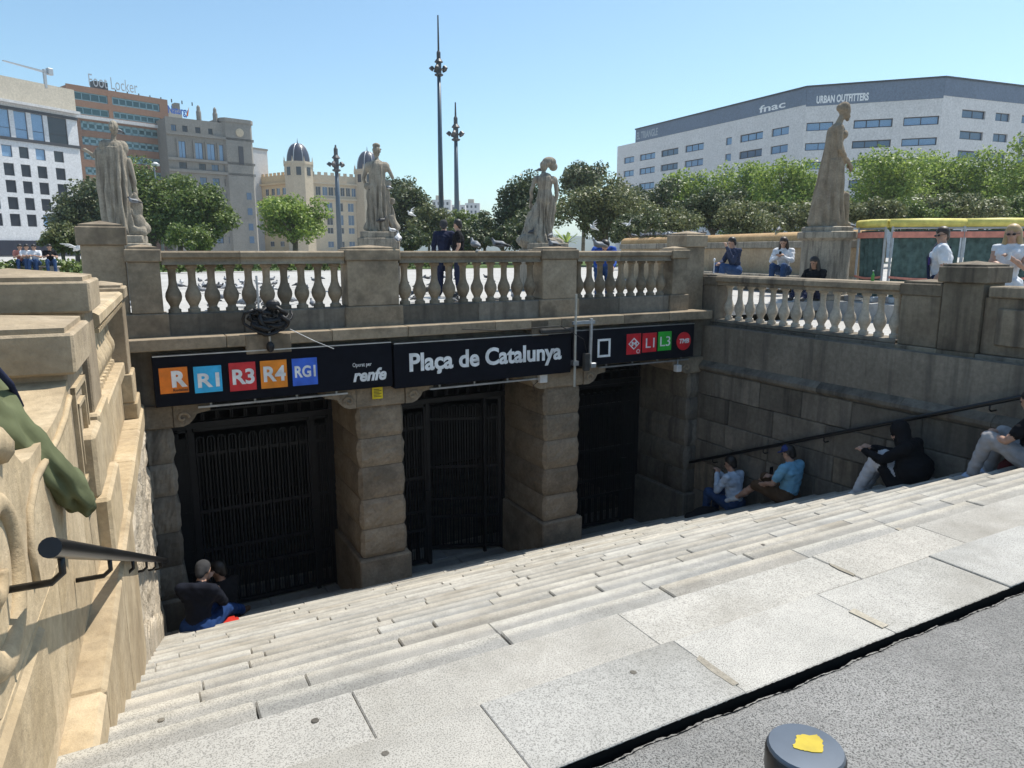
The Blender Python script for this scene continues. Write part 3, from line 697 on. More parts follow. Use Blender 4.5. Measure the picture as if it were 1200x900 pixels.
ZG = Z_PLAZA
class Wall:
    def __init__(s, a, b, z):
        s.A = on_z(a[0],a[1],z); s.B = on_z(b[0],b[1],z); s.A.z = s.B.z = ZG; s.h = z-ZG
        d = s.B-s.A; s.L = d.length; s.ang = math.atan2(d.y,d.x); s.d = d/s.L
    def sz(s, u, v):
        r = ray(u,v); n = Vector((-s.d.y,s.d.x,0)); k = s.A.dot(n)/r.dot(n) if abs(r.dot(n)) > 1e-9 else 1
        p = r*k; return (p-s.A).dot(s.d), p.z-ZG
def facade(root, L, H, bands, mat, depth=12, t=.35, name='wall', x0=0.0):
    """wall with real openings; bands = [(z0,z1,[(s0,s1)...])] sorted from the bottom"""
    m = MB(); z = 0
    for z0, z1, ws in bands:
        if z0 > z: m.box(x0,L,0,t,z,z0)
        x = x0
        for a, b in ws:
            if a > x: m.box(x,a,0,t,z0,z1)
            x = b
        if x < L: m.box(x,L,0,t,z0,z1)
        z = z1
    if z < H: m.box(x0,L,0,t,z,H)
    m.box(x0,L,t,depth,0,H-.3)
    return m.build(name, mat, root)
def window(root, a, b, z0, z1, glass, frame, cols=1, mid=False, y=.18):
    m = MB(); m.box(a,b,y+.06,y+.1,z0,z1); m.mi = 1; e = .07*max(1,(b-a)/2.5)
    for q in (a,b-e): m.box(q,q+e,y,y+.06,z0,z1)
    m.box(a,b,y,y+.06,z0,z0+e); m.box(a,b,y,y+.06,z1-e,z1)
    for k in range(1,cols): c = a+(b-a)*k/cols; m.box(c-e*.4,c+e*.4,y,y+.06,z0,z1)
    if mid: m.box(a,b,y,y+.06,z0+(z1-z0)*.33,z0+(z1-z0)*.33+e)
    return m.build('window', [glass, frame], root)
M_FRW = plain('frame_white',(.6,.6,.6),.5); M_FRD = plain('frame_dark',(.04,.04,.045),.5)
def rows_cols(W, rows, uref, cols, vref):
    R_ = [sorted((W.sz(uref,v0)[1], W.sz(uref,v1)[1])) for v0, v1 in rows]; C_ = [(W.sz(u0,vref)[0], W.sz(u1,vref)[0]) for u0, u1 in cols]
    return sorted(R_), C_
def bld(W, label, name='building', group='buildings round the square'):
    return thing(name, label, 'building', W.A, W.ang, group)
# --- white office block, far left
W = Wall((-90,70),(86,105.5),30.); b = bld(W,'white office block at the far left with small square windows')
rws, cls = rows_cols(W, [(175,188),(195,209),(214,228),(233,247),(252,266),(271,285)], 50, [(-75,-64),(-54,-43),(-33,-22),(-10,1),(10,22),(30,41),(49,60),(70,81)], 240)
big = [W.sz(45,165)[1], W.sz(45,134)[1]]; att = [W.sz(45,115)[1], W.sz(45,99)[1]]
bc = [W.sz(u,150)[0] for u in (-60,-40,-21,-4,15,35,54,81)]; bw = [(bc[i]+.4,bc[i+1]-.4) for i in range(7)]
ac = [(W.sz(u,110)[0],W.sz(u+11,110)[0]) for u in (-70,-48,-26,-8,10,29,57)]
facade(b, W.L, W.h, [(0.0,W.sz(45,292)[1]+2.6,[])]+[(z0,z1,cls) for z0,z1 in rws if z0>W.sz(45,290)[1]+2.2]+[(big[0],big[1],bw),(att[0],att[1],ac)], M_WB)
for z0, z1 in rws:
    if z0 > W.sz(45,290)[1]+2.2:
        for a, c in cls: window(b,a,c,z0,z1,M_GLASSD if rnd(0,1)<.8 else M_GLASSB,M_FRD)
for k, (a, c) in enumerate(bw): window(b,a,c,big[0],big[1],M_GLASSB if k<6 else M_GLASSD,M_FRD,1,True)
for a, c in ac: window(b,a,c,att[0],att[1],M_GLASSB,M_FRW)
zt = W.sz(45,125)[1]; MB().box(0,W.L,-.15,.0,zt-.2,W.h).build('attic_cladding', M_BEI, b); 
for q in (big[0]-.5,big[1]): MB().box(0,W.L+.1,-.25,.0,q,q+.5).build('band', M_FRD, b)
MB().box(0,W.L+.1,-1.2,.0,zt-.3,zt+.15).build('balcony_edge', M_PAL, b)
MB().box(-8,W.L+.5,-.4,-.02,.2,2.9).build('shopfront', plain('shop_dark',(.012,.014,.03),.3), b)
c = W.sz(60,92); cr = thing('roof_crane','grey window-cleaning crane with long arm on the white office roof','crane',W.A+W.d*(W.sz(53,95)[0])+Vector((0,0,W.h)),W.ang)
MB().box(-.22,.22,-.2,.2,-.6,2.6).build('mast', M_GALV, cr); MB().prism([(-7,2.5),(-7,2.65),(.9,2.3),(.9,1.95)],'y',-.2,.2).build('arm', M_GALV, cr); MB().cbox(.5,1.5,-.4,.4,1.8,3.0,.1).build('counterweight', M_GALV, cr)
# --- brown brick block with green glass bands and roof lettering
W = Wall((77,97.5),(196,117),36.); b = bld(W,'brown brick office block with bands of greenish windows and roof lettering')
rws = [tuple(sorted((W.sz(110,p)[1],W.sz(110,q)[1]))) for p,q in ((110,119.5),(127,135.5),(143,153.5),(161,170.5),(179,187.5),(196,205),(214,222),(232,240),(250,258))]
g1 = (W.sz(87,125)[0],W.sz(127,125)[0]); g2 = (W.sz(132,125)[0],W.sz(187,125)[0]); g3 = (W.sz(95,150)[0],W.sz(193,150)[0])
bands = sorted([(z0,z1,[g1,g2] if i<2 else [(g3[0],min(g3[1],W.L-1))]) for i,(z0,z1) in enumerate(rws)])
facade(b, W.L, W.h, bands, M_BRK)
for z0, z1, ws in bands:
    for a, c in ws: window(b,a,c,z0,z1,M_GLASSG,plain('mullion_teal',(.20,.33,.36),.4) if 'mullion_teal' not in MATS else MATS['mullion_teal'],max(2,int((c-a)/1.55)))
zl = W.sz(110,139)[1]; MB().box(W.sz(88,139)[0],W.L+.3,-.9,0,zl-.35,zl+.35).build('ledge', M_PAL, b)
text_mesh('roof_lettering','Foot Locker',M_GALV,b,W.sz(106,104)[0],W.sz(163,112)[0],W.h+.4,W.h+3.0,.5,.0)
for k in range(9): MB().box(8+k*2.6,8.2+k*2.6,.6,.8,W.h-.3,W.h+.5).build('sign_support', M_FRD, b)
MB().box(6.2,9.2,1,3,W.h-.3,W.h+1.8).build('roof_hut', M_FRD, b)
# --- grey stone bank with clock tower
W = Wall((193,136),(294,148),31.); b = bld(W,'grey stone bank building with round-cornered clock tower at its right end')
s = lambda u,v=180: W.sz(u,v)[0]
zz = lambda v,u=240: W.sz(u,v)[1]
sm = [(s(209),s(218)),(s(232),s(240)),(s(247),s(255)),(s(261),s(269)),(s(284),s(290.5))]
bg_ = [(s(210),s(218)),(s(229),s(238)),(s(243),s(252)),(s(257),s(266))]
bands = [(zz(v1),zz(v0),sm) for v0,v1 in ((277,285),(262,271),(244,253),(226,234),(208,217),(192,199))]+[(zz(187),zz(168),bg_),(zz(157),zz(150),[(s(203),s(209)),(s(216),s(222)),(s(231),s(237)),(s(246),s(251))])]
bands = [x for x in bands if x[0] > .5]
facade(b, W.L, W.h, bands, M_GRY)
for i, (z0,z1,ws) in enumerate(bands):
    for a, c in ws: window(b,a,c,z0,z1,M_GLASSB if (i==len(bands)-2) else (M_GLASS if rnd(0,1)<.6 else M_GLASSD),M_FRD,2)
for v in (160,189,202): MB().box(-.2,W.L+.2,-.7,0,zz(v)-.3,zz(v)+.3).build('cornice', M_GRY, b)
for a, c in bg_: MB().box(a-.5,a-.1,-.4,0,zz(188),zz(166)).build('pilaster', M_GRY, b)
tw = s(262); th = W.sz(277,140)[1]
MB().prism([(tw,0.2),(tw+.6,-.7),(W.L-.5,-.7),(W.L+.3,.4),(W.L+.3,7),(tw,7)],'z',0,th).build('tower', M_GRY, b)
MB().prism([(tw-.3,0.1),(tw+.5,-1.0),(W.L-.4,-1.0),(W.L+.6,.2),(W.L+.6,7.2),(tw-.3,7.2)],'z',th-.9,th).build('tower_cornice', M_GRY, b)
MB().lathe([(1.0,0),(1.0,.15),(.75,.2)],20).build('clock_face', M_CRM, b).matrix_basis = Matrix.Translation(((tw+W.L)/2+.4,-.7,th-3.2)) @ Matrix.Rotation(R(90),4,'X')
MB().box((tw+W.L)/2-.2,(tw+W.L)/2+1.0,-.85,-.69,zz(190),zz(168)).build('niche', M_FRD, b)
for zq in (226,244,262,277): MB().box(s(284.5),s(290),-.76,-.68,W.sz(287,zq+8)[1],W.sz(287,zq)[1]).build('window', M_GLASS, b)
for u_ in (239,258): MB().lathe([(.6,W.h-.2),(.6,W.h+2.2),(.45,W.h+2.4),(.4,W.h+3.3),(.1,W.h+3.7)],8,(s(u_),1.5,0)).build('chimney', M_GRY, b)
text_mesh('roof_lettering','Naturgy',plain('letter_blue',(.03,.12,.45),.4),b,s(198,134),s(222,136),W.h+.3,W.h+2.6,.4,.03)
MB().prism([(s(222.5),W.h+.8),(s(226.5),W.h+2.8),(s(224.5),W.h+.6)],'y',.35,.45).build('roof_emblem', plain('emblem_orange',(.75,.18,.03),.4), b)
W = Wall((190,126),(213,129),38.); b = bld(W,'plain tan stair tower rising behind the grey bank building'); MB().box(0,W.L,0,6,0,W.h).build('wall', M_BEI, b)
MB().box(W.L*.7,W.L*.95,.5,3,W.h-.1,W.h+1.8).build('roof_hut', M_GRY, b)
W = Wall((291,174),(313,177),34.); b = bld(W,'blank pale block showing between the bank and the domed building'); MB().box(0,W.L,0,14,0,W.h).build('wall', M_PAL, b); MB().box(-.2,W.L+.2,-.2,14.2,W.h,W.h+.6).build('parapet', M_GRY, b)
# --- domed corner building
Wl = Wall((293,209),(344,203.5),25.); Wr = Wall((364,204),(452,210),25.)
b = bld(Wr,'cream and ochre building with two dark ribbed domes','domed_building')
def wing(W, root, rows, cols, mat, vref, ulref):
    e = thing('x','','') if False else None
    m = MB()
    bands = sorted([tuple(sorted((W.sz(ulref,v0)[1],W.sz(ulref,v1)[1])))+([(W.sz(u0,vref)[0],W.sz(u1,vref)[0]) for u0,u1 in (cols[i] if isinstance(cols[0],list) else cols)],) for i,(v0,v1) in enumerate(rows)], key=lambda q:q[0])
    T = Matrix.Rotation(W.ang-Wr.ang,4,'Z'); off = Matrix.Rotation(-Wr.ang,4,'Z') @ (W.A-Wr.A); MT = Matrix.Translation(off) @ T
    objs = [facade(root, W.L, W.h, bands, mat, depth=10)]
    for z0,z1,ws in bands:
        for a,c in ws: objs.append(window(root,a,c,z0,z1,M_GLASSD if rnd(0,1)<.5 else M_GLASS,M_FRW,2))
    zc = W.sz(ulref,216)[1]
    objs.append(MB().box(-.2,W.L+.2,-.8,0,zc-.3,zc+.3).build('cornice', mat, root)); zc = W.sz(ulref,234)[1]
    objs.append(MB().box(-.2,W.L+.2,-.8,0,zc-.3,zc+.3).build('cornice', mat, root))
    mr = MB(); n = int(W.L/2.2)
    for k in range(n): mr.box(k*W.L/n+.2,k*W.L/n+W.L/n*.55,-.1,.4,W.h,W.h+.9)
    objs.append(mr.build('roof_parapet', mat, root))
    for o in objs: o.matrix_basis = MT @ o.matrix_basis
at_ = [(370,376),(378,384),(385,391),(392,398),(399,404),(405.5,410.5),(412,417),(418,422.5),(424,428),(429.5,433.5),(435,439),(441,445)]
mn = [(382,389),(395,401.5),(407,414),(419,425),(431,437),(443,448)]
wing(Wr,b,[(220,230),(238,248),(252,264),(267,274),(283,290)],[at_,mn,mn,mn,mn],M_CRM,225,400)
wing(Wl,b,[(221,229),(238,249),(252,263),(267,274),(283,289)],[[(301,306),(311,315),(318,322),(324,328),(331,335),(337,341)]]+[[(303,307),(313,318),(325,330),(335,340)]]*4,M_YEL,225,320)
tz = 25.; tc = on_z(352,203,tz); loc = Matrix.Rotation(-Wr.ang,4,'Z') @ (tc-Wr.A); px = tc.length/849.
def dome_tower(cx, cy, zb, rw, hd, nm='tower'):
    o = MB().lathe([(rw,0),(rw,zb),(rw*1.06,zb),(rw*1.06,zb+.8),(rw*.95,zb+.8)],8,(cx,cy,0)).build(nm, M_CRM, b)
    d = MB().lathe([(rw*.78*math.cos(t)**.8 if t < 1.55 else .05, zb+.8+hd*math.sin(t)) for t in [i*1.57/9 for i in range(10)]],16,(cx,cy,0)).build('dome', M_DOME, b, 50)
    rb_ = MB()
    for k in range(8):
        a = k*math.pi/4; rb_.tube([(cx+rw*.79*math.cos(t)**.8*math.cos(a), cy+rw*.79*math.cos(t)**.8*math.sin(a), zb+.8+hd*math.sin(t)) for t in [i*1.5/7 for i in range(8)]], px*.45, 5)
    rb_.build('rib', M_GALV, d)
    MB().tube([(cx,cy,zb+hd+.5),(cx,cy,zb+hd+px*4),(cx,cy,zb+hd+px*8)],[px*1.1,px*.5,px*.12],6).build('finial', M_DOME, d)
    for k in range(8):
        a = (k+.5)*math.pi/4; rr_ = rw*.93
        w_ = MB().cbox(-rw*.16,rw*.16,-.1,.1,0,rw*.55,.05).build('window', M_GLASSD, o); w_.matrix_basis = Matrix.Translation((cx+rr_*math.cos(a),cy+rr_*math.sin(a),zb-rw*.75)) @ Matrix.Rotation(a+math.pi/2,4,'Z')
        MB().lathe([(px*1.0,zb-.5),(px*1.0,zb+px*3),(px*.6,zb+px*4),(.05,zb+px*8)],6,(cx+rw*math.cos(a+.39),cy+rw*math.sin(a+.39),0)).build('pinnacle', M_CRM, o)
dome_tower(loc.x,loc.y+px*4,tz-ZG+px*9,px*16,px*20)
l2 = Matrix.Rotation(-Wr.ang,4,'Z') @ (on_z(434,208,25.)-Wr.A); dome_tower(l2.x,l2.y+px*6,25-ZG+px*6,px*16,px*21)
text_mesh('roof_lettering','FEMARC',M_TXT,b,Wr.sz(396,212)[0],Wr.sz(412,213)[0],Wr.h-2.2,Wr.h-.9,-.05,.0) if False else None
# --- far pale buildings and hill
for u0,u1,v0,d,lab in ((506,528,234,420,'small far white building seen between the dark tree and the tall lamp mast'),(529,545,240,430,'small far pale building just right of the tall lamp masts'),(545,562,238,450,'small far tan building seen above the low round trees')):
    a_ = at(u0,v0,d); c_ = at(u1,v0,d); t = thing('far_building',lab,'building',(a_.x,a_.y,ZG),math.atan2(c_.y-a_.y,c_.x-a_.x),'far buildings'); L_ = (c_-a_).length; h_ = a_.z-ZG
    MB().box(0,L_,0,10,0,h_).build('wall', M_PAL, t); MB().box(L_*.2,L_*.6,1,6,h_-.1,h_+2.5).build('roof_hut', M_BEI, t)
    wmm = [MB().box(k*2.6+.8,k*2.6+2.0,-.1,.05,z_,z_+1.6).build('window', M_GLASSD, t) for k in range(int(L_/2.6)) for z_ in (h_-3,h_-6.2,h_-9.5)]
hp = []; HN = 46
hm_ = MB(); V = []
for i in range(HN+1):
    a_ = R(-40)+R(130)*i/HN; z_ = 26+22*math.sin(i*.55)+12*math.sin(i*1.3+1)
    for r_, zz_ in ((1500,-2),(1750,z_*.4+12),(2100,z_*.5+20)): V.append((r_*math.sin(a_),r_*math.cos(a_),zz_))
hm_.add(V,[(i*3+k,(i+1)*3+k,(i+1)*3+k+1,i*3+k+1) for i in range(HN) for k in (0,1)])
tag(hm_.build('hills', plain('hill_green',(.07,.09,.07),.9), None, True), kind='structure')
# --- big corner department building on the right
T0 = 27.
pts = [(724,157.5),(946,102.5),(1108,91),(1250,108)]
fw_ = [Wall(pts[i],pts[i+1],T0) for i in range(3)]
b = thing('shopping_centre','large pale stone corner building with slate-blue roof band and lettering','building',fw_[0].A,fw_[0].ang)
def loc_of(W): return Matrix.Translation(Matrix.Rotation(-fw_[0].ang,4,'Z') @ (W.A-fw_[0].A)) @ Matrix.Rotation(W.ang-fw_[0].ang,4,'Z')
zr = [[(178.5,186),(195,202.5),(213,221),(231,239)],[(139.5,149.5),(164,173),(187,196),(210,220)],[(129,139),(154,164),(177,187),(200,210)]]
uref = [765,1027,1140]
cw = [[(731.5,743.5),(750,768),(775,795),(803,824.5),(850,857),(866.5,893),(903,923)],[(943+2,976),(1000,1045.5),(1058,1105)],[(1125.5,1153),(1165,1182),(1196,1215),(1228,1246)]]
for i, W in enumerate(fw_):
    MT = loc_of(W); h0 = W.h
    hb = (W.sz(745,167)[1] if i == 0 else W.sz(1000,121.5)[1]) if i < 2 else W.sz(1140,115.5)[1]
    vr = 105 if i else 130
    bands = sorted([tuple(sorted((W.sz(uref[i],v0)[1],W.sz(uref[i],v1)[1])))+([(max(W.sz(a,(150 if i else 175))[0],.3),min(W.sz(c,(150 if i else 175))[0],W.L-.3)) for a,c in cw[i]],) for v0,v1 in zr[i]], key=lambda q:q[0])
    # rows must be level: same heights on every side
    if i == 0: lev = None
    objs = [facade(b, W.L, hb, [q for q in bands if q[1]<hb-.2], M_TRI, depth=16, t=.5)]
    x0_ = W.sz(745,160)[0] if i == 0 else 0
    objs.append(MB().box(x0_,W.L,-.06,15,hb,h0).build('roof_band', M_SLT, b)); objs.append(MB().box(x0_-.1,W.L+.1,-.25,15.2,h0,h0+.25).build('roof_edge', M_FRD, b))
    for q in bands:
        if q[1] < hb-.2:
            for a, c in q[2]: objs.append(window(b,a,c,q[0],q[1],M_GLASSB if rnd(0,1)<.85 and i<2 else M_GLASS,M_FRD,max(1,int(round((c-a)/2.2))),y=.25))
    if i == 0:
        objs.append(text_mesh('lettering','fnac',M_WHITE,b,W.sz(890,130)[0],W.sz(920.5,128)[0],hb+.3,h0-1.2,-.08,.02))
        objs.append(text_mesh('lettering','EL TRIANGLE',plain('letter_grey',(.36,.40,.44),.5),b,W.sz(746.5,160)[0],W.sz(771,157)[0],hb+.5,hb+2.1,-.08,.03))
    if i == 1: objs.append(text_mesh('lettering','URBAN OUTFITTERS',M_WHITE,b,W.sz(957,115)[0],W.sz(1018,114)[0],hb+.35,hb+1.6,-.08,.04))
    for o in objs: o.matrix_basis = MT @ o.matrix_basis

# ================================================================== trees
M_BARK = stone('bark',(.13,.11,.08),(.2,.17,.13),(.06,.05,.04),.5,4,.6,var=.1)
M_LF = {'oak': leafmat('leaf_dark',(.036,.056,.020),(.13,.155,.06),.25), 'plane': leafmat('leaf_bright',(.10,.17,.022),(.34,.43,.10),.45),
        'mid': leafmat('leaf_mid',(.05,.09,.02),(.22,.28,.07),.35), 'olive': leafmat('leaf_olive',(.07,.085,.03),(.22,.235,.095),.3)}
def leaf_cloud(name, mat, centers, radii, n, ls, seed, squash=.8):
    g = np.random.default_rng(seed); centers = np.array(centers); radii = np.array(radii)
    w = radii**2; w = w/w.sum(); k = g.choice(len(centers), n, p=w)
    d = g.normal(size=(n,3)); d /= np.linalg.norm(d,axis=1)[:,None]; r = radii[k]*(g.random(n)**.42)
    p = centers[k] + d*r[:,None]*np.array([1,1,squash])
    nrm = d*.6 + g.normal(size=(n,3))*.75 + np.array([0,0,.45]); nrm /= np.linalg.norm(nrm,axis=1)[:,None]
    t = np.cross(nrm, g.normal(size=(n,3))); t /= np.linalg.norm(t,axis=1)[:,None]; bt = np.cross(nrm,t)
    s = ls*(.6+.8*g.random(n))[:,None]
    V = np.empty((n,4,3)); V[:,0] = p-t*s*.62; V[:,1] = p-bt*s*.42+nrm*s*.08; V[:,2] = p+t*s*.62; V[:,3] = p+bt*s*.42+nrm*s*.08
    me = bpy.data.meshes.new(name); me.vertices.add(n*4); me.vertices.foreach_set('co', V.ravel())
    me.loops.add(n*4); me.loops.foreach_set('vertex_index', np.arange(n*4)); me.polygons.add(n); me.polygons.foreach_set('loop_start', np.arange(n)*4)
    me.update(calc_edges=True); me.materials.append(mat); return me
def tree(label, u, vtop, vbot, wpx, depth, kind, seed, n=3600, name='tree', group='trees round the square', trunk=True, nc=34, ls=None, cat='tree'):
    random.seed(seed); p0 = at(u,294,depth); px_ = depth/835.; top = z_px(u,vtop,p0); bot = z_px(u,vbot,p0)
    rt_ = thing(name, label, cat, (p0.x,p0.y,ZG), 0, group)
    rx = wpx*px_/2; rz = (top-bot)/2; cz_ = (top+bot)/2-ZG; C_ = []; R_ = []
    for k in range(nc):
        th_ = rnd(0,6.283); ph_ = math.acos(rnd(-1,1)); q = rnd(.25,.84)
        c_ = (rx*q*math.sin(ph_)*math.cos(th_), rx*q*math.sin(ph_)*math.sin(th_), cz_+rz*q*math.cos(ph_)*(1 if math.cos(ph_)>0 else .9))
        C_.append(c_); R_.append((rx*rz)**.5*rnd(.22,.42))
    link('crown', leaf_cloud('crown', M_LF[kind], C_, R_, n, ls or max(.11, 2.7*px_), seed), rt_)
    if trunk:
        m = MB(); hb = max(.6,bot-ZG+rz*.25); r0 = max(.1,rx*.065)
        m.tube([(0,0,-.1),(rnd(-.08,.08)*rx*.3,0,hb*.5),(rnd(-.1,.1)*rx*.4,rnd(-.1,.1)*rx*.4,hb),(0,0,cz_)],[r0*1.25,r0,r0*.85,r0*.4],8)
        for c_ in C_[:8]: m.tube([(0,0,hb*.85),(c_[0]*.4,c_[1]*.4,hb+(c_[2]-hb)*.45),c_],[r0*.55,r0*.35,r0*.12],6)
        m.build('trunk', M_BARK, rt_, True)
    return rt_
TREES = [
 ('dark evergreen tree behind the first statue, left of the pair',112,198,296,78,62,'oak',1,4200),
 ('big leafy tree beside the street lamp at left, tallest of its group',182,188,296,92,58,'mid',2,5200),
 ('leafy tree in front of the grey bank building, right edge of the left group',243,214,297,84,56,'mid',3,4800),
 ('pale small tree in front of the white office block',74,258,300,46,40,'olive',4,1800),
 ('light green plane tree alone in front of the domed building',345,224,290,90,62,'plane',5,3400),
 ('dark evergreen tree right of the second statue',476,201,288,66,70,'oak',6,3800),
 ('low grey-green tree between the dark evergreen and the lamp mast',503,236,292,46,64,'olive',7,2200),
 ('small yellowish tree behind the two men in navy',541,243,292,44,72,'mid',8,2000),
 ('low round tree right of the two men in navy',568,247,294,50,58,'oak',9,2600),
 ('dark tall tree just left of the third statue',614,197,294,64,60,'oak',10,4200),
 ('wide olive-green oak right of the third statue',708,205,296,116,50,'olive',11,6500),
 ('thin-topped tree rising behind the third statue',683,182,240,52,80,'oak',12,2400),
 ('dark bluish tree left of the slate-roofed building corner',757,199,284,74,66,'oak',13,3800),
 ('round dark evergreen above the long tan wall',834,212,276,84,46,'oak',14,4600),
 ('small bright tree between the olive oak and the round evergreen',797,190,280,74,74,'plane',15,2600),
 ('bright plane tree left of the draped statue, first of the row',868,178,280,92,72,'plane',16,3600),
 ('bright plane tree just left of the draped statue, nearest to it',924,174,280,84,66,'plane',17,3800),
 ('bright plane tree just right of the draped statue',1034,165,275,96,64,'plane',18,4200),
 ('bright plane tree above the yellow fence padding, second from the statue',1092,163,275,94,68,'plane',19,4000),
 ('bright plane tree above the man in the white shirt',1146,166,275,90,64,'plane',20,3800),
 ('bright plane tree at the right edge of the picture',1198,158,275,96,60,'plane',21,3800),
 ('dark broad shrub behind the tan wall, left of the round evergreen',780,236,292,84,42,'olive',25,3000),
 ('dark broad shrub behind the tan wall, under the first bright plane tree',872,232,290,90,44,'olive',26,3000),
 ('dark shrub close behind the draped statue',955,228,286,80,44,'olive',27,2600),
 ('leafy shrub behind the fence near its right end',1178,226,280,100,46,'mid',28,3200),
 ('leafy shrub behind the fence, above the thin post',1062,232,280,90,45,'mid',29,3000),
 ('mid-green tree in front of the bank, just right of the street lamp',212,200,297,84,57,'mid',37,4200),
 ('dark evergreen at the left, in front of the white office corner',90,214,297,62,60,'oak',38,3000),
 ('dark tree filling the gap left of the tallest leafy tree',146,214,297,70,60,'oak',30,3600),
 ('low dark shrub between the two lamp masts and the low round tree',548,262,298,60,56,'oak',35,2000),
 ('dark shrub at the foot of the dark tall tree by the third statue',622,248,298,70,54,'oak',36,2600),
 ('olive shrub behind the fence, right of the draped statue',1020,232,266,70,44,'olive',22,2400),
 ('olive shrub behind the fence, between man and blonde woman',1110,228,266,120,46,'olive',23,3600),
 ('olive shrub left of the draped statue above the tan wall',895,236,276,70,48,'olive',24,2400),
]
for (lab,u,vt,vb,w_,d_,k_,sd,n_) in TREES: tree(lab,u,vt,vb,w_*1.14,d_,k_,sd,int(n_*2.6),nc=44)
for lab,u,vt,vb,w_,d_,k_,sd,n_ in (('dark shrub low behind the front balustrade at left centre',225,262,300,70,44,'mid',31,1800),('low clipped shrub behind the balustrade below the second statue',480,268,298,46,46,'oak',32,1500),('low shrub between lamp masts and third statue',590,262,298,40,48,'oak',33,1500),('low shrub at the left end of the tan wall',745,246,292,60,40,'oak',34,1900)):
    tree(lab,u,vt,vb,w_*1.2,d_,k_,sd,int(n_*1.8),'shrub','shrubs round the square',True,16,None,'shrub')
# fan of palm-like leaves beside the third statue
pf = thing('palm_plant','small bright palm-like plant with fan leaves right of the third statue','plant',at(664,296,26)); random.seed(40)
m = MB()
for k in range(26):
    a_ = rnd(0,6.28); l_ = rnd(.5,.9); e_ = rnd(.3,1.2); q = [Vector((math.cos(a_)*l_*t*math.cos(e_*t*.8), math.sin(a_)*l_*t*math.cos(e_*t*.8), l_*t*math.sin(e_)*1.1-.25*t*t)) for t in (0,.4,.75,1)]
    sd_ = Vector((-math.sin(a_),math.cos(a_),0)); wv = (.012,.05,.04,.0)
    m.add([p+sd_*w for p,w in zip(q,wv)]+[p-sd_*w for p,w in zip(q,wv)],[(i,i+1,i+5,i+4) for i in range(3)])
m.v = [(x,y,z+.35) for x,y,z in m.v]; m.build('fronds', M_LF['plane'], pf); MB().lathe([(.09,-1.2),(.07,.36)],8).build('stem', M_BARK, pf)
# hedge and lawn seen between the balusters
def strip(name, label, kind, x0,y0,x1,y1,w,h,n,mat,ls,seed):
    g = np.random.default_rng(seed); cs = []; rs = []
    for i in range(int(((x1-x0)**2+(y1-y0)**2)**.5/ (h*.7))+1):
        t = i/max(1,int(((x1-x0)**2+(y1-y0)**2)**.5/(h*.7))); cs.append((x0+(x1-x0)*t, y0+(y1-y0)*t+g.normal()*.1, ZG+h*.5)); rs.append(h*.55)
    return link(name, leaf_cloud(name, mat, cs, rs, n, ls, seed))
tag(strip('flower_bed','','',-16,35,18,40,1,.75,9000,M_LF['mid'],.16,50),'long bed of mixed green plants along the far edge of the paving','planting',None,'stuff')
lw_ = MB(); lw_.box(-40,60,40,62,ZG-.05,ZG+.02); tag(lw_.build('lawn', stone('grass_short',(.06,.10,.02),(.09,.14,.035),(.05,.07,.02),.4,2,.5,var=0)), kind='structure')
# ================================================================== lamp masts
def mast(u, vtop, depth, label, h_lamp):
    p = at(u,294,depth); top = z_px(u,vtop,p)-ZG; t = thing('lamp_mast',label,'lamp mast',(p.x,p.y,ZG),0,'tall lamp masts on the square')
    px_ = depth/835.; hl = z_px(u,h_lamp,p)-ZG
    MB().tube([(0,0,0),(0,0,hl*.55),(0,0,hl)],[px_*3.3,px_*2.7,px_*2.0],10).build('pole', plain('mast_blue_grey',(.07,.10,.13),.4,.3) if 'mast_blue_grey' not in MATS else MATS['mast_blue_grey'], t, True)
    MB().tube([(0,0,hl),(0,0,hl+px_*20),(0,0,hl+px_*22),(0,0,top)],[px_*2.4,px_*2.4,px_*1.2,px_*.8],8).build('spire', M_FRD, t)
    MB().lathe([(px_*3,hl-px_*5),(px_*5,hl-px_*4),(px_*5,hl-px_*3),(px_*3,hl-px_*2),(px_*3,hl+px_*9),(px_*5,hl+px_*10),(px_*2,hl+px_*14)],10).build('collar', M_FRD, t)
    for k in range(5):
        a_ = k*1.2566+.3; c_ = Vector((math.cos(a_)*px_*7.5,math.sin(a_)*px_*7.5,hl+px_*3.5))
        o = MB().lathe([(px_*1.0,px_*2),(px_*2.0,px_*1.4),(px_*2.8,-px_*2.4)],8).build('floodlight', M_FRD, t); o.matrix_basis = Matrix.Translation(c_) @ Matrix.Rotation(a_,4,'Z') @ Matrix.Rotation(R(-38),4,'Y')
        MB().tube([(0,0,hl+px_*1),c_],px_*.7,5).build('arm', M_FRD, t)
mast(518,18,75,'tallest lamp mast, nearest of the three on the square',84)
mast(536,120,120,'thinner lamp mast just right of the tallest one',160)
mast(398.5,170,165,'short-looking far lamp mast in front of the domed building',196)
lp = thing('street_lamp','slim grey street lamp in front of the big leafy tree at left','street lamp',(at(191,294,58).x,at(191,294,58).y,ZG))
MB().tube([(0,0,0),(0,0,3),(-.12,0,7.6)],[.12,.1,.06],8).build('pole', M_GALV, lp); MB().lathe([(.05,7.6),(.28,7.7),(.3,7.85),(.1,8.0)],10).build('lamp_head', M_FRW, lp)
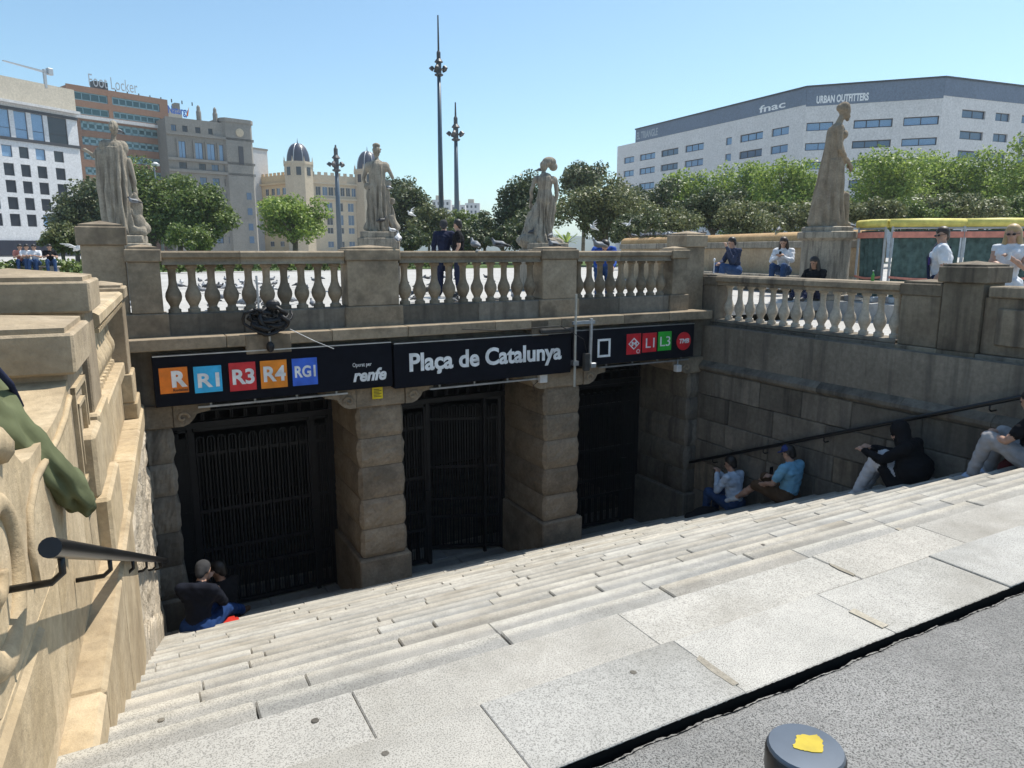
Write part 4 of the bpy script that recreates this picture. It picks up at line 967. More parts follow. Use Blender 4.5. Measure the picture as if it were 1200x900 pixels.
# ================================================================== figures
def capsule(mb, p0, r0, p1, r1, seg=10):
    p0 = Vector(p0); p1 = Vector(p1); d = p1-p0; L = d.length
    if L < 1e-4: mb.ball(p0, r0, seg, 7); return
    d /= L; pts = []; rad = []
    for t in (-.97,-.8,-.45,0): pts.append(p0+d*t*r0); rad.append(r0*math.sqrt(max(0,1-t*t)))
    for t in (0,.45,.8,.97): pts.append(p1+d*t*r1); rad.append(r1*math.sqrt(max(0,1-t*t)))
    mb.tube(pts, rad, seg)
def remeshed(name, shapes, mats, voxel, smooth_it=2, post=None, wrinkle=0):
    """shapes: (zone, kind, args...) fused to ONE continuous surface; faces take the material of the nearest shape"""
    mb = MB()
    for s in shapes:
        if s[1] == 'c': capsule(mb, *s[2:6])
        elif s[1] == 'e': mb.ball(s[2], s[3], 14, 10)
        elif s[1] == 'm': mb.add(s[2].v, s[2].f)
    me = mb.mesh(name+'_raw', [])
    o = bpy.data.objects.new('tmp', me); COL.objects.link(o)
    rm = o.modifiers.new('r','REMESH'); rm.mode = 'VOXEL'; rm.voxel_size = voxel; rm.adaptivity = 0
    sm = o.modifiers.new('s','SMOOTH'); sm.iterations = smooth_it; sm.factor = .5
    bpy.context.view_layer.update()
    out = bpy.data.meshes.new_from_object(o.evaluated_get(bpy.context.evaluated_depsgraph_get())); bpy.data.objects.remove(o); bpy.data.meshes.remove(me)
    out.name = name; n = len(out.vertices); co = np.empty(n*3); out.vertices.foreach_get('co',co); co = co.reshape(-1,3)
    if post is not None: co = post(co); out.vertices.foreach_set('co', co.ravel())
    if wrinkle:
        nr = np.empty(n*3); out.vertices.foreach_get('normal',nr); nr = nr.reshape(-1,3); x,y,z = co.T*1.0
        d = np.sin(x*31+2.2*np.sin(z*23)+y*17)*np.sin(z*41+1.7*np.sin(x*19+y*13)) + .6*np.sin(y*53+x*29-z*37)
        co = co+nr*(d*wrinkle)[:,None]; out.vertices.foreach_set('co', co.ravel())
    m = len(out.polygons); fc = np.empty(m*3); out.polygons.foreach_get('center',fc); fc = fc.reshape(-1,3)
    best = np.full(m,1e9); zone = np.zeros(m,int)
    for s in shapes:
        if s[1] == 'c':
            a = np.array(s[2],float); c = np.array(s[4],float); ab = c-a; t = np.clip(((fc-a)@ab)/max(1e-9,ab@ab),0,1)
            d = np.linalg.norm(fc-(a+t[:,None]*ab),axis=1)-(s[3]+(s[5]-s[3])*t)
        elif s[1] == 'e':
            c = np.array(s[2],float); r = np.array(s[3],float) if hasattr(s[3],'__len__') else np.array([s[3]]*3); q = np.linalg.norm((fc-c)/r,axis=1); d = (q-1)*r.min()
        else: d = np.full(m, .03)
        k = d < best; best[k] = d[k]; zone[k] = s[0]
    out.materials.clear()
    for mt in mats: out.materials.append(mt)
    out.polygons.foreach_set('material_index', zone); out.shade_smooth(); out.update(); return out
def cloth(n, c, r=.85): return MATS.get(n) or plain(n, c, r)
M_STAT0 = stone('bench_stone',(.33,.29,.235),(.44,.395,.325),(.13,.115,.10),.6,2.2,.5,var=.06)
SKIN = plain('skin_light',(.46,.27,.19),.55); SKIN2 = plain('skin_tan',(.30,.16,.10),.55)
HAIR_D = plain('hair_dark',(.015,.011,.009),.5); HAIR_B = plain('hair_brown',(.035,.02,.013),.5); HAIR_Y = plain('hair_blonde',(.45,.31,.15),.5); HAIR_G = plain('hair_grey',(.055,.055,.058),.85)
SHOE_W = plain('shoe_white',(.6,.6,.6),.6); SHOE_D = plain('shoe_dark',(.02,.02,.022),.6); M_LENS = plain('dark_lens',(.01,.01,.012),.1)
# zones: 0 skin, 1 top, 2 trousers, 3 shoes
def V3(*a): return Vector(a)
def hand(sh, w, d, curl=.5, side=1, z=0):
    """palm, four fingers of unequal length bent at the knuckle, thumb from the side of the palm"""
    w = Vector(w); d = Vector(d).normalized(); up = Vector((0,0,1)); x = d.cross(up)
    x = x.normalized() if x.length > .1 else Vector((1,0,0)); n = x.cross(d).normalized()
    k = w+d*.075; sh.append((z,'c',w,.026,k,.036))
    for i, (o, l) in enumerate(((-.03,.062),(-.01,.075),(.011,.07),(.03,.052))):
        b0 = k+x*o; b1 = b0+d*l*.6-n*l*.25*curl; b2 = b1+d*l*.35-n*l*.7*curl
        sh.append((z,'c',b0,.0105,b1,.0095)); sh.append((z,'c',b1,.0095,b2,.008))
    t0 = w+d*.025-x*.028*side; t1 = t0+d*.035-x*.03*side; t2 = t1+d*.032-x*.005*side-n*.012
    sh.append((z,'c',t0,.012,t1,.0115)); sh.append((z,'c',t1,.0115,t2,.009))
def body(J, o):
    """J: joint positions in the person's own frame (x to their right, y forward, z up)"""
    s = []; ch = Vector(J['chest']); pe = Vector(J['pelvis']); ne = Vector(J['neck']); he = Vector(J['head']); k = o.get('bulk',1.0)
    sl, sr = Vector(J['sl']), Vector(J['sr'])
    s += [(2,'c',pe+V3(-.07,0,0),.125*k,pe+V3(.07,0,0),.125*k),(1,'c',pe+(ch-pe)*.3,.125*k,ch,.145*k),(1,'c',ch+(sl-ch)*.45,.115*k,ch+(sr-ch)*.45,.115*k),(1,'c',sl,.07*k,sr,.07*k),(1,'c',ch,.12*k,ne-(ne-ch)*.25,.075*k)]
    s += [(0,'c',ne-(ne-ch)*.12,.058,ne+(he-ne)*.5,.052)]
    f = Vector(J.get('look',(0,1,0))).normalized(); up = (he-ne).normalized(); rt = f.cross(up).normalized(); f = up.cross(rt).normalized()
    s += [(0,'e',he+up*.035-f*.008,(.082,.088,.092)),(0,'c',he+f*.03-up*.045,.056,he+f*.045-up*.085,.036),(0,'c',he+f*.075+up*.01,.013,he+f*.098-up*.025,.015),
          (0,'c',he+f*.082-up*.062-rt*.018,.009,he+f*.082-up*.062+rt*.018,.009)]
    for sd in (-1,1): s += [(0,'c',he+rt*sd*.08+up*.005,.012,he+rt*sd*.084-up*.025,.012)]
    slv = o.get('sleeve','long'); leg = o.get('leg','long')
    for sh_, el, wr, sd in ((J['sl'],J['el'],J['wl'],-1),(J['sr'],J['er'],J['wr'],1)):
        a, e, w = Vector(sh_), Vector(el), Vector(wr); zz_ = 1 if slv == 'long' else 0; a2 = a+(e-a)*.6
        if slv == 'none': s += [(0,'c',a,.055*k,e,.042)]
        elif slv == 'short': s += [(1,'c',a,.072*k,a2,.066*k),(0,'c',a2,.048*k,e,.042)]
        else: s += [(1,'c',a,.07*k,e,.055*k)]
        s += [(zz_,'c',e,.052*k if zz_ else .042,w,.042*k if zz_ else .03)]
        hand(s, w+(w-e).normalized()*.02, Vector(J.get('hd', w-e)) if 'hd' in J else (w-e), o.get('curl',.6), sd)
    for hp, kn, an, to in ((J['hl'],J['kl'],J['al'],J['tl']),(J['hr'],J['kr'],J['ar'],J['tr'])):
        h, n_, a, t = Vector(hp), Vector(kn), Vector(an), Vector(to); zl = 2 if leg == 'long' else 0
        if leg == 'long': s += [(2,'c',h,.105*k,n_,.075*k),(2,'c',n_,.074*k,a+V3(0,0,.03),.058*k)]
        else: s += [(2,'c',h,.105*k,n_,.08*k),(0,'c',n_,.058,n_+(a-n_)*.45,.055),(0,'c',n_+(a-n_)*.45,.055,a,.036)]
        s += [(3,'c',a-V3(0,0,.015),.042,a+(t-a)*.2,.045),(3,'c',a+(t-a)*.15-V3(0,0,.01),.045,t,.034)]
    return s, (he, f, up, rt)
STAND = dict(pelvis=(0,0,.95),chest=(0,.01,1.30),neck=(0,0,1.50),head=(0,.02,1.62),sl=(-.18,0,1.43),sr=(.18,0,1.43),el=(-.24,-.03,1.15),er=(.24,-.03,1.15),wl=(-.24,.10,.92),wr=(.24,.10,.92),hl=(-.09,0,.92),hr=(.09,0,.92),kl=(-.1,.03,.5),kr=(.1,.03,.5),al=(-.11,-.02,.09),ar=(.11,-.02,.09),tl=(-.13,.16,.035),tr=(.13,.16,.035))
# sitting with the seat at z = 0, feet one or two steps below
SIT = dict(pelvis=(0,0,.13),chest=(0,.06,.46),neck=(0,.10,.66),head=(0,.14,.78),sl=(-.18,.06,.59),sr=(.18,.06,.59),el=(-.24,.20,.36),er=(.24,.20,.36),wl=(-.13,.38,.42),wr=(.13,.38,.42),hl=(-.1,.02,.11),hr=(.1,.02,.11),kl=(-.13,.45,.24),kr=(.13,.45,.24),al=(-.13,.50,-.2),ar=(.13,.50,-.2),tl=(-.14,.68,-.27),tr=(.14,.68,-.27))
def person(label, loc, rotz, base, over=None, opt=None, top=None, trousers=None, shoes=None, skin=SKIN, hair=HAIR_D, style='short', voxel=.016, group='people around the station entrance'):
    o = dict(opt or {}); J = dict(base); J.update(over or {})
    t = thing('person', label, 'person', loc, rotz, group)
    sh, (he,f,up,rt) = body(J, o)
    if style == 'hood': sh += [(1,'e',he-f*.035+up*.035,(.115,.115,.125)),(1,'c',Vector(J['neck']),.11,he-f*.05,.1)]
    if o.get('skirt'): sh += o['skirt']
    if o.get('extra'): sh += o['extra']
    link('body', remeshed('body', sh, [skin, top, trousers, shoes], voxel, 2, None, .006), t)
    hs = []
    if style in ('short','long','cap','grey','bun'):
        hs += [(0,'e',he+up*.056-f*.02,(.091,.096,.086)),(0,'c',he+up*.02-f*.05,.07,he-up*.035-f*.055,.058),(0,'c',he+up*.03-f*.02-rt*.055,.04,he-up*.0-f*.03-rt*.06,.03),(0,'c',he+up*.03-f*.02+rt*.055,.04,he-up*.0-f*.03+rt*.06,.03)]
    if style == 'long':
        hs += [(0,'c',he+up*.04-f*.04-rt*.05,.05,he-up*.2-f*.0-rt*.09,.045),(0,'c',he+up*.04-f*.04+rt*.05,.05,he-up*.2-f*.0+rt*.09,.045),(0,'c',he+up*.04-f*.06,.06,he-up*.2-f*.07,.05)]
    if hs: link('hair', remeshed('hair', hs, [hair], .012, 2), t)
    if style == 'cap':
        c = MB(); capm = o.get('cap_mat'); hs = [(0,'e',he+up*.07-f*.01,(.095,.098,.07)),(0,'c',he+up*.055+f*.06-rt*.03,.02,he+up*.05+f*.15-rt*.02,.012),(0,'c',he+up*.055+f*.06+rt*.03,.02,he+up*.05+f*.15+rt*.02,.012)]
        link('cap', remeshed('cap', hs, [capm], .01, 2), t)
    if o.get('shades'):
        m = MB()
        for sd in (-1,1): m.ball(he+f*.084+up*.012+rt*sd*.033,(.022,.018,.016),8,6)
        m.tube([he+rt*.086+up*.012, he+f*.09+rt*.05+up*.014, he+f*.1+up*.016, he+f*.09-rt*.05+up*.014, he-rt*.086+up*.012], .003, 5); m.build('sunglasses', M_LENS, t, True)
    else:
        for sd in (-1,1): MB().ball(he+f*.082+up*.012+rt*sd*.032,(.012,.012,.009),6,5).build('eye', M_LENS, t, True)
    return t
def strap(t, pts, mat, r=.018, name='strap'):
    return MB().tube(pts, r, 6).build(name, mat, t, True)
def step_z(Y): return Z_SLAB-RISE*max(0,math.floor((Y-Y_NOSE0)/TREAD)+1)
DEN = cloth('denim',(.035,.07,.16)); NAVY = cloth('navy',(.02,.024,.05)); BLACK = cloth('black_cloth',(.012,.012,.014)); WHITE = cloth('white_cloth',(.72,.73,.76)); LBLUE = cloth('light_blue',(.22,.46,.62)); GREYP = cloth('grey_trousers',(.34,.33,.33)); BRN = cloth('brown_shorts',(.10,.06,.035)); WSH = cloth('pale_shirt',(.50,.58,.68))
RAISE = dict(el=(-.2,.22,.34),er=(.2,.22,.34),wl=(-.05,.36,.55),wr=(.05,.36,.55))
# --- on the steps by the right wall, facing down the stairs (+Y)
def seat(Y, drop=0): return step_z(Y)
y = 8.15; person('person in a pale loose shirt eating, lowest of those on the right steps',(8.62,y,seat(y)),R(8),SIT,dict(RAISE,look=(-.3,1,-.25)),dict(bulk=1.05),WSH,DEN,SHOE_D,SKIN,HAIR_D,'short')
bg1 = thing('backpack','black bag lying on the step beside the person in the pale shirt','bag',(8.2,8.42,step_z(8.42)))
link('sack', remeshed('sack',[(0,'e',(0,0,.1),(.24,.16,.11)),(0,'e',(-.2,.05,.07),(.16,.12,.07)),(0,'e',(.16,-.02,.09),(.13,.14,.1))],[BLACK],.018,2),bg1); MB().tube([(-.1,-.1,.15),(0,-.16,.2),(.12,-.1,.16)],.014,6).build('strap', BLACK, bg1)
y = 7.1; t = person('man in a light blue T-shirt and blue cap leaning back on the steps',(8.62,y,seat(y)),R(6),SIT,dict(chest=(0,-.02,.46),neck=(0,0,.66),head=(0,.05,.78),sl=(-.2,-.02,.59),sr=(.2,-.02,.59),el=(-.27,.10,.34),er=(.26,.12,.34),wl=(-.20,.34,.26),wr=(.06,.32,.34),look=(-.2,1,-.35),kl=(-.16,.46,.20),al=(-.18,.80,-.1),tl=(-.2,.98,-.2),kr=(.12,.5,.26),ar=(.12,.85,-.1),tr=(.12,1.03,-.18)),dict(bulk=1.12,sleeve='short',leg='short',cap_mat=cloth('cap_blue',(.04,.06,.20))),LBLUE,BRN,SHOE_W,SKIN,HAIR_D,'cap')
strap(t,[(-.2,.0,.66),(-.05,.14,.5),(.14,.14,.28)],BLACK); MB().cbox(.02,.1,.36,.375,.34,.48,.005).build('phone', BLACK, t)
y = 5.2; t = person('person in a black hooded coat with white trousers, crouched on the steps',(8.60,y,seat(y)),R(14),SIT,dict(chest=(0,.08,.44),neck=(0,.16,.62),head=(0,.23,.73),el=(-.25,.3,.40),er=(.25,.3,.40),wl=(-.13,.56,.44),wr=(.13,.56,.44),look=(-.35,1,-.1),kl=(-.15,.42,.36),kr=(.15,.42,.36),al=(-.15,.60,-.12),ar=(.15,.60,-.12),tl=(-.16,.79,-.24),tr=(.16,.79,-.24)),dict(bulk=1.18,extra=[(1,'c',(-.15,.1,.1),.14,(.15,.1,.1),.14),(1,'c',(-.1,.0,.3),.2,(.1,.0,.3),.2),(1,'c',(.1,.3,.2),.08,(.22,.12,.02),.1),(1,'c',(-.17,.3,.28),.08,(-.22,.1,.02),.1)]),BLACK,cloth('white_trousers',(.55,.55,.57)),SHOE_W,SKIN,HAIR_D,'hood')
y = 3.86; t = person('person in a black T-shirt and grey trousers at the right edge of the picture',(8.62,y,seat(y)),R(10),SIT,dict(el=(-.25,.24,.36),wl=(-.12,.42,.36),wr=(.12,.42,.36),kl=(-.16,.44,.34),kr=(.16,.40,.36),al=(-.16,.56,-.12),ar=(.16,.5,-.12),tl=(-.18,.76,-.24),tr=(.17,.7,-.24)),dict(bulk=1.1,sleeve='short'),BLACK,GREYP,cloth('shoe_blue_white',(.38,.47,.62)),SKIN,HAIR_D,'short')
bg2 = thing('bag','dark red bag under the knees of the person in grey trousers','bag',(8.75,4.2,step_z(4.2))); link('sack', remeshed('sack',[(0,'e',(0,0,.1),(.16,.1,.11)),(0,'e',(.08,.02,.12),(.1,.09,.1))],[cloth('bag_red',(.13,.03,.03))],.018,2),bg2); MB().tube([(-.06,0,.19),(0,0,.27),(.06,0,.19)],.01,6).build('handle', BLACK, bg2)
# --- couple in the shade at the lower left
y = 8.7; t = person('grey-haired person in a dark jacket and jeans sitting at the foot of the left wall',(.42,y,seat(y)),R(-30),SIT,dict(chest=(0,.1,.44),neck=(0,.18,.62),head=(0,.25,.73),el=(-.22,.26,.34),er=(.22,.26,.34),wl=(-.08,.42,.52),wr=(.08,.46,.36),look=(.1,1,-.4),kl=(-.12,.42,.12),kr=(.16,.44,.14),al=(-.1,.82,-.06),ar=(.18,.82,-.1),tl=(-.1,.98,-.1),tr=(.2,1.0,-.14)),dict(bulk=1.15),cloth('jacket_navy',(.010,.012,.02)),cloth('jeans_blue',(.014,.04,.13)),cloth('boot_brown',(.10,.06,.04)),SKIN,HAIR_G,'grey')
y = 9.35; person('second person in dark clothes partly hidden beside the grey-haired one',(.85,y,seat(y)),R(40),SIT,dict(RAISE,look=(-.3,1,-.4)),dict(bulk=1.0),BLACK,NAVY,SHOE_D,SKIN2,HAIR_D,'short')
cu_ = thing('cushion','red cloth laid on the step under the grey-haired person','cushion',(.62,8.86,step_z(8.86))); MB().cbox(-.3,.3,-.12,.1,0,.04,.02,.01).build('cloth', cloth('cloth_red',(.45,.03,.02)), cu_); MB().cbox(-.26,.24,-.1,.08,.041,.055,.01,.008).build('fold', cloth('cloth_red',(.45,.03,.02)), cu_)
# --- behind the right balustrade
t = person('man in white T-shirt and sunglasses with a dark shoulder strap, behind the right wall',(10.72,6.42,Z_TERR),R(35),STAND,dict(look=(-.75,1,0)),dict(bulk=1.12,sleeve='short',shades=True),WHITE,cloth('jeans_dark',(.03,.04,.08)),SHOE_W,SKIN,HAIR_B,'short')
strap(t,[(.13,-.12,1.44),(.15,.06,1.50),(.05,.17,1.3),(-.16,.15,1.02),(-.22,.1,.9)],NAVY,.024); MB().cbox(-.3,-.14,.06,.16,.74,.95,.02).build('shoulder_bag', NAVY, t)
MB().prism([(-.13,1.20),(-.02,1.18),(-.0,1.24),(-.04,1.30),(-.11,1.31),(-.14,1.26)],'y',.15,.166).build('shirt_print', cloth('print_purple',(.06,.04,.18)), t)
t = person('blonde woman in sunglasses and white top holding a cup, at the right edge',(10.62,5.42,Z_TERR),R(100),STAND,dict(el=(-.2,.05,1.17),er=(.2,.08,1.17),wl=(-.1,.28,1.30),wr=(.08,.30,1.22),look=(-.1,1,-.15)),dict(bulk=.92,sleeve='none',shades=True),WHITE,WHITE,SHOE_W,SKIN,HAIR_Y,'long')
MB().lathe([(.03,0),(.038,.1),(.04,.1),(.0,.1)],12,(-.08,.36,1.28)).build('cup', WHITE, t)
def sit_on(z): return z
# low kerb bench along the tan wall
SB = dict(SIT)
# --- people on the far side, seated against the long tan wall
t1 = at(861,330,17.2); z_b = Z_PLAZA+.46
t = person('dark-haired man in a navy patterned jacket smoking, seated before the tan wall',(t1.x,t1.y,z_b),R(80),SIT,dict(RAISE,look=(.1,1,-.1),wl=(-.12,.35,.66),wr=(.1,.38,.3)),dict(bulk=1.05),cloth('jacket_pattern',(.04,.05,.09)),DEN,SHOE_W,SKIN,HAIR_D,'short')
t2 = at(917,332,17.2)
t = person('woman in a white jacket and jeans looking at her phone before the tan wall',(t2.x,t2.y,z_b),R(115),SIT,dict(look=(0,1,-.6),wl=(-.04,.3,.46),wr=(.05,.3,.46)),dict(bulk=1.05),WHITE,DEN,SHOE_W,SKIN,HAIR_B,'long'); MB().cbox(-.03,.03,.34,.35,.46,.58,.004).build('phone', BLACK, t)
t3 = at(956,336,15.2)
t = person('dark-haired person sitting low on the paving by the statue pedestal',(t3.x,t3.y,Z_PLAZA+.02),R(100),SIT,dict(look=(0,1,-.5),al=(-.13,.7,.06),ar=(.13,.7,.06),tl=(-.13,.86,.04),tr=(.13,.86,.04),kl=(-.13,.42,.36),kr=(.13,.42,.36)),dict(bulk=1.0),BLACK,NAVY,SHOE_D,SKIN2,HAIR_D,'long')
# --- two men behind the front balustrade, and walkers far left
p = at(520.5,294,16.5); t = person('man in a navy sweater seen from behind, left of the pair behind the balustrade',(p.x,p.y,Z_PLAZA),R(-25),STAND,dict(look=(.1,1,-.1)),dict(bulk=1.12),NAVY,NAVY,SHOE_D,SKIN,HAIR_G,'short')
p = at(537.5,294,16.2); t = person('man in a dark T-shirt, right of the pair behind the balustrade',(p.x,p.y,Z_PLAZA),R(60),STAND,dict(look=(.3,1,0)),dict(bulk=1.0,sleeve='short'),BLACK,NAVY,SHOE_D,SKIN,HAIR_D,'short')
bp = at(14,294,30); bq = at(66,294,30); fb2 = thing('bench','low pale stone bench far left, in front of the dark shopfront','bench',(bp.x,bp.y,Z_PLAZA),math.atan2(bq.y-bp.y,bq.x-bp.x))
MB().cbox(0,(bq-bp).length,-.22,.22,.36,.42,.02).build('seat', M_STAT0, fb2)
for k in range(3): MB().cbox(.2+k*.7,.4+k*.7,-.18,.18,0,.36,.01).build('support', M_STAT0, fb2)
for u_, lab, mt, r_ in ((23,'far seated person in a pink top in front of the white office block',cloth('top_pink',(.5,.2,.16)),R(190)),(30,'far seated person in a white top beside the one in pink',WHITE,R(200)),(41,'far seated person in white further right on the far bench',WHITE,R(170)),(58,'far seated person in dark clothes beside the small pale tree',BLACK,R(185))):
    p = at(u_,294,30); person(lab,(p.x,p.y,Z_PLAZA+.42),r_,SIT,dict(al=(-.13,.5,-.3),ar=(.13,.5,-.3),tl=(-.14,.66,-.38),tr=(.14,.66,-.38)),dict(sleeve='short'),mt,DEN,SHOE_D,SKIN,HAIR_D,'short',.022)
p = at(707,294,14.2); person('person in blue seen between the balusters near the right post',(p.x,p.y,Z_PLAZA),R(150),STAND,dict(pelvis=(0,0,.75),chest=(0,.1,1.0),neck=(0,.2,1.12),head=(0,.3,1.15),sl=(-.18,.15,1.08),sr=(.18,.15,1.08),hl=(-.09,0,.74),hr=(.09,0,.74),kl=(-.1,.22,.42),kr=(.1,.22,.42),el=(-.22,.3,.86),er=(.22,.3,.86),wl=(-.15,.5,.75),wr=(.15,.5,.75)),None,cloth('top_royal',(.03,.08,.32)),DEN,SHOE_D,SKIN,HAIR_D,'short')
# --- person in the green jacket sitting on the swept end of the left wall
gj = cloth('jacket_green',(.115,.128,.068),.9)
GL = Vector((-.57,3.30,-.72))
t = thing('person','person in a green field jacket with a navy strap, sitting on the left wall end','person',GL,0,'people around the station entrance')
G = [(1,'c',(.02,-.08,.13),.13,(.02,.08,.13),.13),(1,'c',(.0,0,.15),.16,(-.13,0,.31),.18),(1,'c',(-.13,0,.31),.18,(-.32,0,.38),.16),(1,'c',(-.3,-.18,.40),.09,(-.3,.18,.40),.09),(1,'c',(-.36,0,.42),.09,(-.43,0,.45),.07),(0,'c',(-.42,0,.45),.055,(-.5,0,.47),.05),(0,'e',(-.58,0,.50),(.1,.08,.095)),(0,'c',(-.67,0,.47),.014,(-.69,0,.44),.015)]
for sd_ in (-1,1):
    G += [(1,'c',(-.3,.19*sd_,.39),.085,(-.40,.22*sd_,.18),.075),(1,'c',(-.40,.22*sd_,.18),.07,(-.55,.10*sd_,.13),.055),(2,'c',(0,.09*sd_,.11),.12,(-.42,.11*sd_,.13),.085),(2,'c',(-.42,.11*sd_,.13),.08,(-.52,.11*sd_,-.25),.06),(3,'c',(-.52,.11*sd_,-.27),.05,(-.68,.11*sd_,-.31),.04)]
    hand(G,(-.58,.09*sd_,.13),(-1,-.2*sd_,0),.7,sd_)
link('body', remeshed('body', G, [SKIN,gj,BLACK,SHOE_D], .012, 2, None, .003), t)
link('hair', remeshed('hair',[(0,'e',(-.565,0,.525),(.105,.092,.09)),(0,'c',(-.49,0,.5),.06,(-.47,0,.46),.05)],[HAIR_D],.012,2), t)
# coat skirt hanging over the edge of the wall towards the stairs
Ti = Matrix.Translation(-GL)
path = [(-.52,3.22,-.52),(-.45,3.22,-.62),(-.385,3.21,-.72),(-.325,3.24,-.82),(-.285,3.33,-.92),(-.262,3.44,-1.0),(-.25,3.52,-1.06)]; wd = (.13,.115,.088,.074,.08,.09,.085)
P_ = [Ti @ Vector(q) for q in path]; pts_ = []; rs_ = []
for i in range(len(P_)-1):
    for t_ in (0,.25,.5,.75): pts_.append(P_[i].lerp(P_[i+1],t_)); rs_.append(wd[i]+(wd[i+1]-wd[i])*t_)
pts_.append(P_[-1]); rs_.append(wd[-1]); n_ = 36; V = []; up_ = Vector((1,0,.25)).normalized()
for i, q in enumerate(pts_):
    d_ = (pts_[min(i+1,len(pts_)-1)]-pts_[max(i-1,0)]).normalized(); b_ = d_.cross(up_).normalized(); c_ = b_.cross(d_).normalized()
    for k_ in range(n_):
        a_ = 2*math.pi*k_/n_; f_ = .92+.20*math.sin(3*a_+i*.26)+.16*abs(math.sin(2.5*a_-i*.33))+.08*math.sin(7*a_+i*.6)+.09*math.sin(i*1.25+2*a_)
        V.append(q+b_*math.cos(a_)*rs_[i]*1.12*f_+c_*math.sin(a_)*rs_[i]*.62*f_)
m_ = MB(); L_ = len(pts_)
rim = [Vector(v).lerp(pts_[-1],.28)-(pts_[-1]-pts_[-2])*.1 for v in V[-n_:]]; inn = [Vector(v).lerp(pts_[-1],.3)-(pts_[-1]-pts_[-3])*.9 for v in V[-n_:]]
V += rim+inn
m_.add(V,[(i*n_+k_,i*n_+(k_+1)%n_,(i+1)*n_+(k_+1)%n_,(i+1)*n_+k_) for i in range(L_+1) for k_ in range(n_)]+[list(range(n_))[::-1],[(L_+1)*n_+k_ for k_ in range(n_)]])
m_.build('coat_skirt', gj, t, True)
MB().tube([(.13,-.13,.30),(.16,-.05,.22),(.17,.05,.12),(.12,.15,.04)],.013,6).build('strap', NAVY, t, True)
# ================================================================== statues, pedestals, wall and fence
M_STAT = stone('statue_stone',(.275,.238,.188),(.375,.33,.262),(.085,.074,.062),.75,2.2,.6,var=.06,streak=True)
M_STAT2 = stone('statue_dark_stone',(.24,.19,.135),(.32,.26,.19),(.10,.08,.06),.5,2.2,.4,var=.06)
def drape(c, r0, r1, z0, z1, folds, amp, seed, sx=1., sy=1., lean=(0,0), n=10, seg=40):
    g = np.random.default_rng(seed); ph = g.random(4)*6; m = MB(); V = []
    for i in range(n+1):
        t = i/n; z = z0+(z1-z0)*t; r = r0+(r1-r0)*t
        for k in range(seg):
            a = 2*math.pi*k/seg; f = 1+amp*(math.sin(folds*a+ph[0]+t*1.1)*.6+math.sin((folds*1.7)*a+ph[1]-t*1.6)*.4)*(1-.45*t)
            V.append((c[0]+lean[0]*t+r*sx*f*math.cos(a), c[1]+lean[1]*t+r*sy*f*math.sin(a), z))
    m.add(V,[(i*seg+k,i*seg+(k+1)%seg,(i+1)*seg+(k+1)%seg,(i+1)*seg+k) for i in range(n) for k in range(seg)]+[list(range(seg))[::-1],[n*seg+k for k in range(seg)]])
    return m
def statue(name, label, loc, rotz, scale, shapes, mat, pedestal, pmat, voxel=.013, fold=1.0):
    t = thing('statue', label, 'statue', loc, rotz, 'stone statues round the square')
    def folds(co):
        a = np.arctan2(co[:,1],co[:,0]); r = np.hypot(co[:,0],co[:,1]); z = co[:,2]; w = np.clip((1.25-z)/.5,.12,1)*np.clip(z/.06,0,1)*np.clip(r/.1,0,1)
        d = (.034*np.sin(a*11+z*2.3+1.5*np.sin(z*3)) + .016*np.sin(a*19-z*3.5) + .008*np.sin(z*17+a*4))*w*fold
        co = co.copy(); co[:,0] += np.cos(a)*d; co[:,1] += np.sin(a)*d; return co
    o = link('figure', remeshed('figure', shapes, [mat], voxel, 1, folds), t); o.scale = scale if hasattr(scale,'__len__') else (scale,)*3
    for nm, mb in pedestal: mb.build(nm, pmat, t, 40)
    return t
def head(z, y=0, x=0, look=(0,1,0), bun=True):
    h = Vector((x,y,z)); f = Vector(look).normalized()
    s = [(0,'e',h,(.085,.098,.115)),(0,'c',h+f*.05-V3(0,0,.05),.05,h+f*.06-V3(0,0,.085),.035),(0,'c',h+f*.085,.014,h+f*.105-V3(0,0,.03),.016),(0,'e',h+V3(0,0,.035)-f*.02,(.098,.108,.095))]
    if bun: s.append((0,'e',h-f*.11+V3(0,0,.0),(.055,.055,.055)))
    for a in range(9):
        q = a/8*math.pi-.2; s.append((0,'e',h+V3(.085*math.cos(q),-.02,.075*math.sin(q)+.03),.025))
    return s
def leaf_arm(a, b, c, r=.05): return [(0,'c',a,r*1.1,b,r*.85),(0,'c',b,r*.85,c,r*.6)]
def arm(a,b,c,hd,sd,r=.05):
    s = leaf_arm(a,b,c,r); hand(s, c, hd, .5, sd); return s
M_ = lambda mb: (0,'m',mb)
def base_fold(seed, **k): return M_(drape((0,0),.30,.19,0,.95,9,.10,seed,**k))
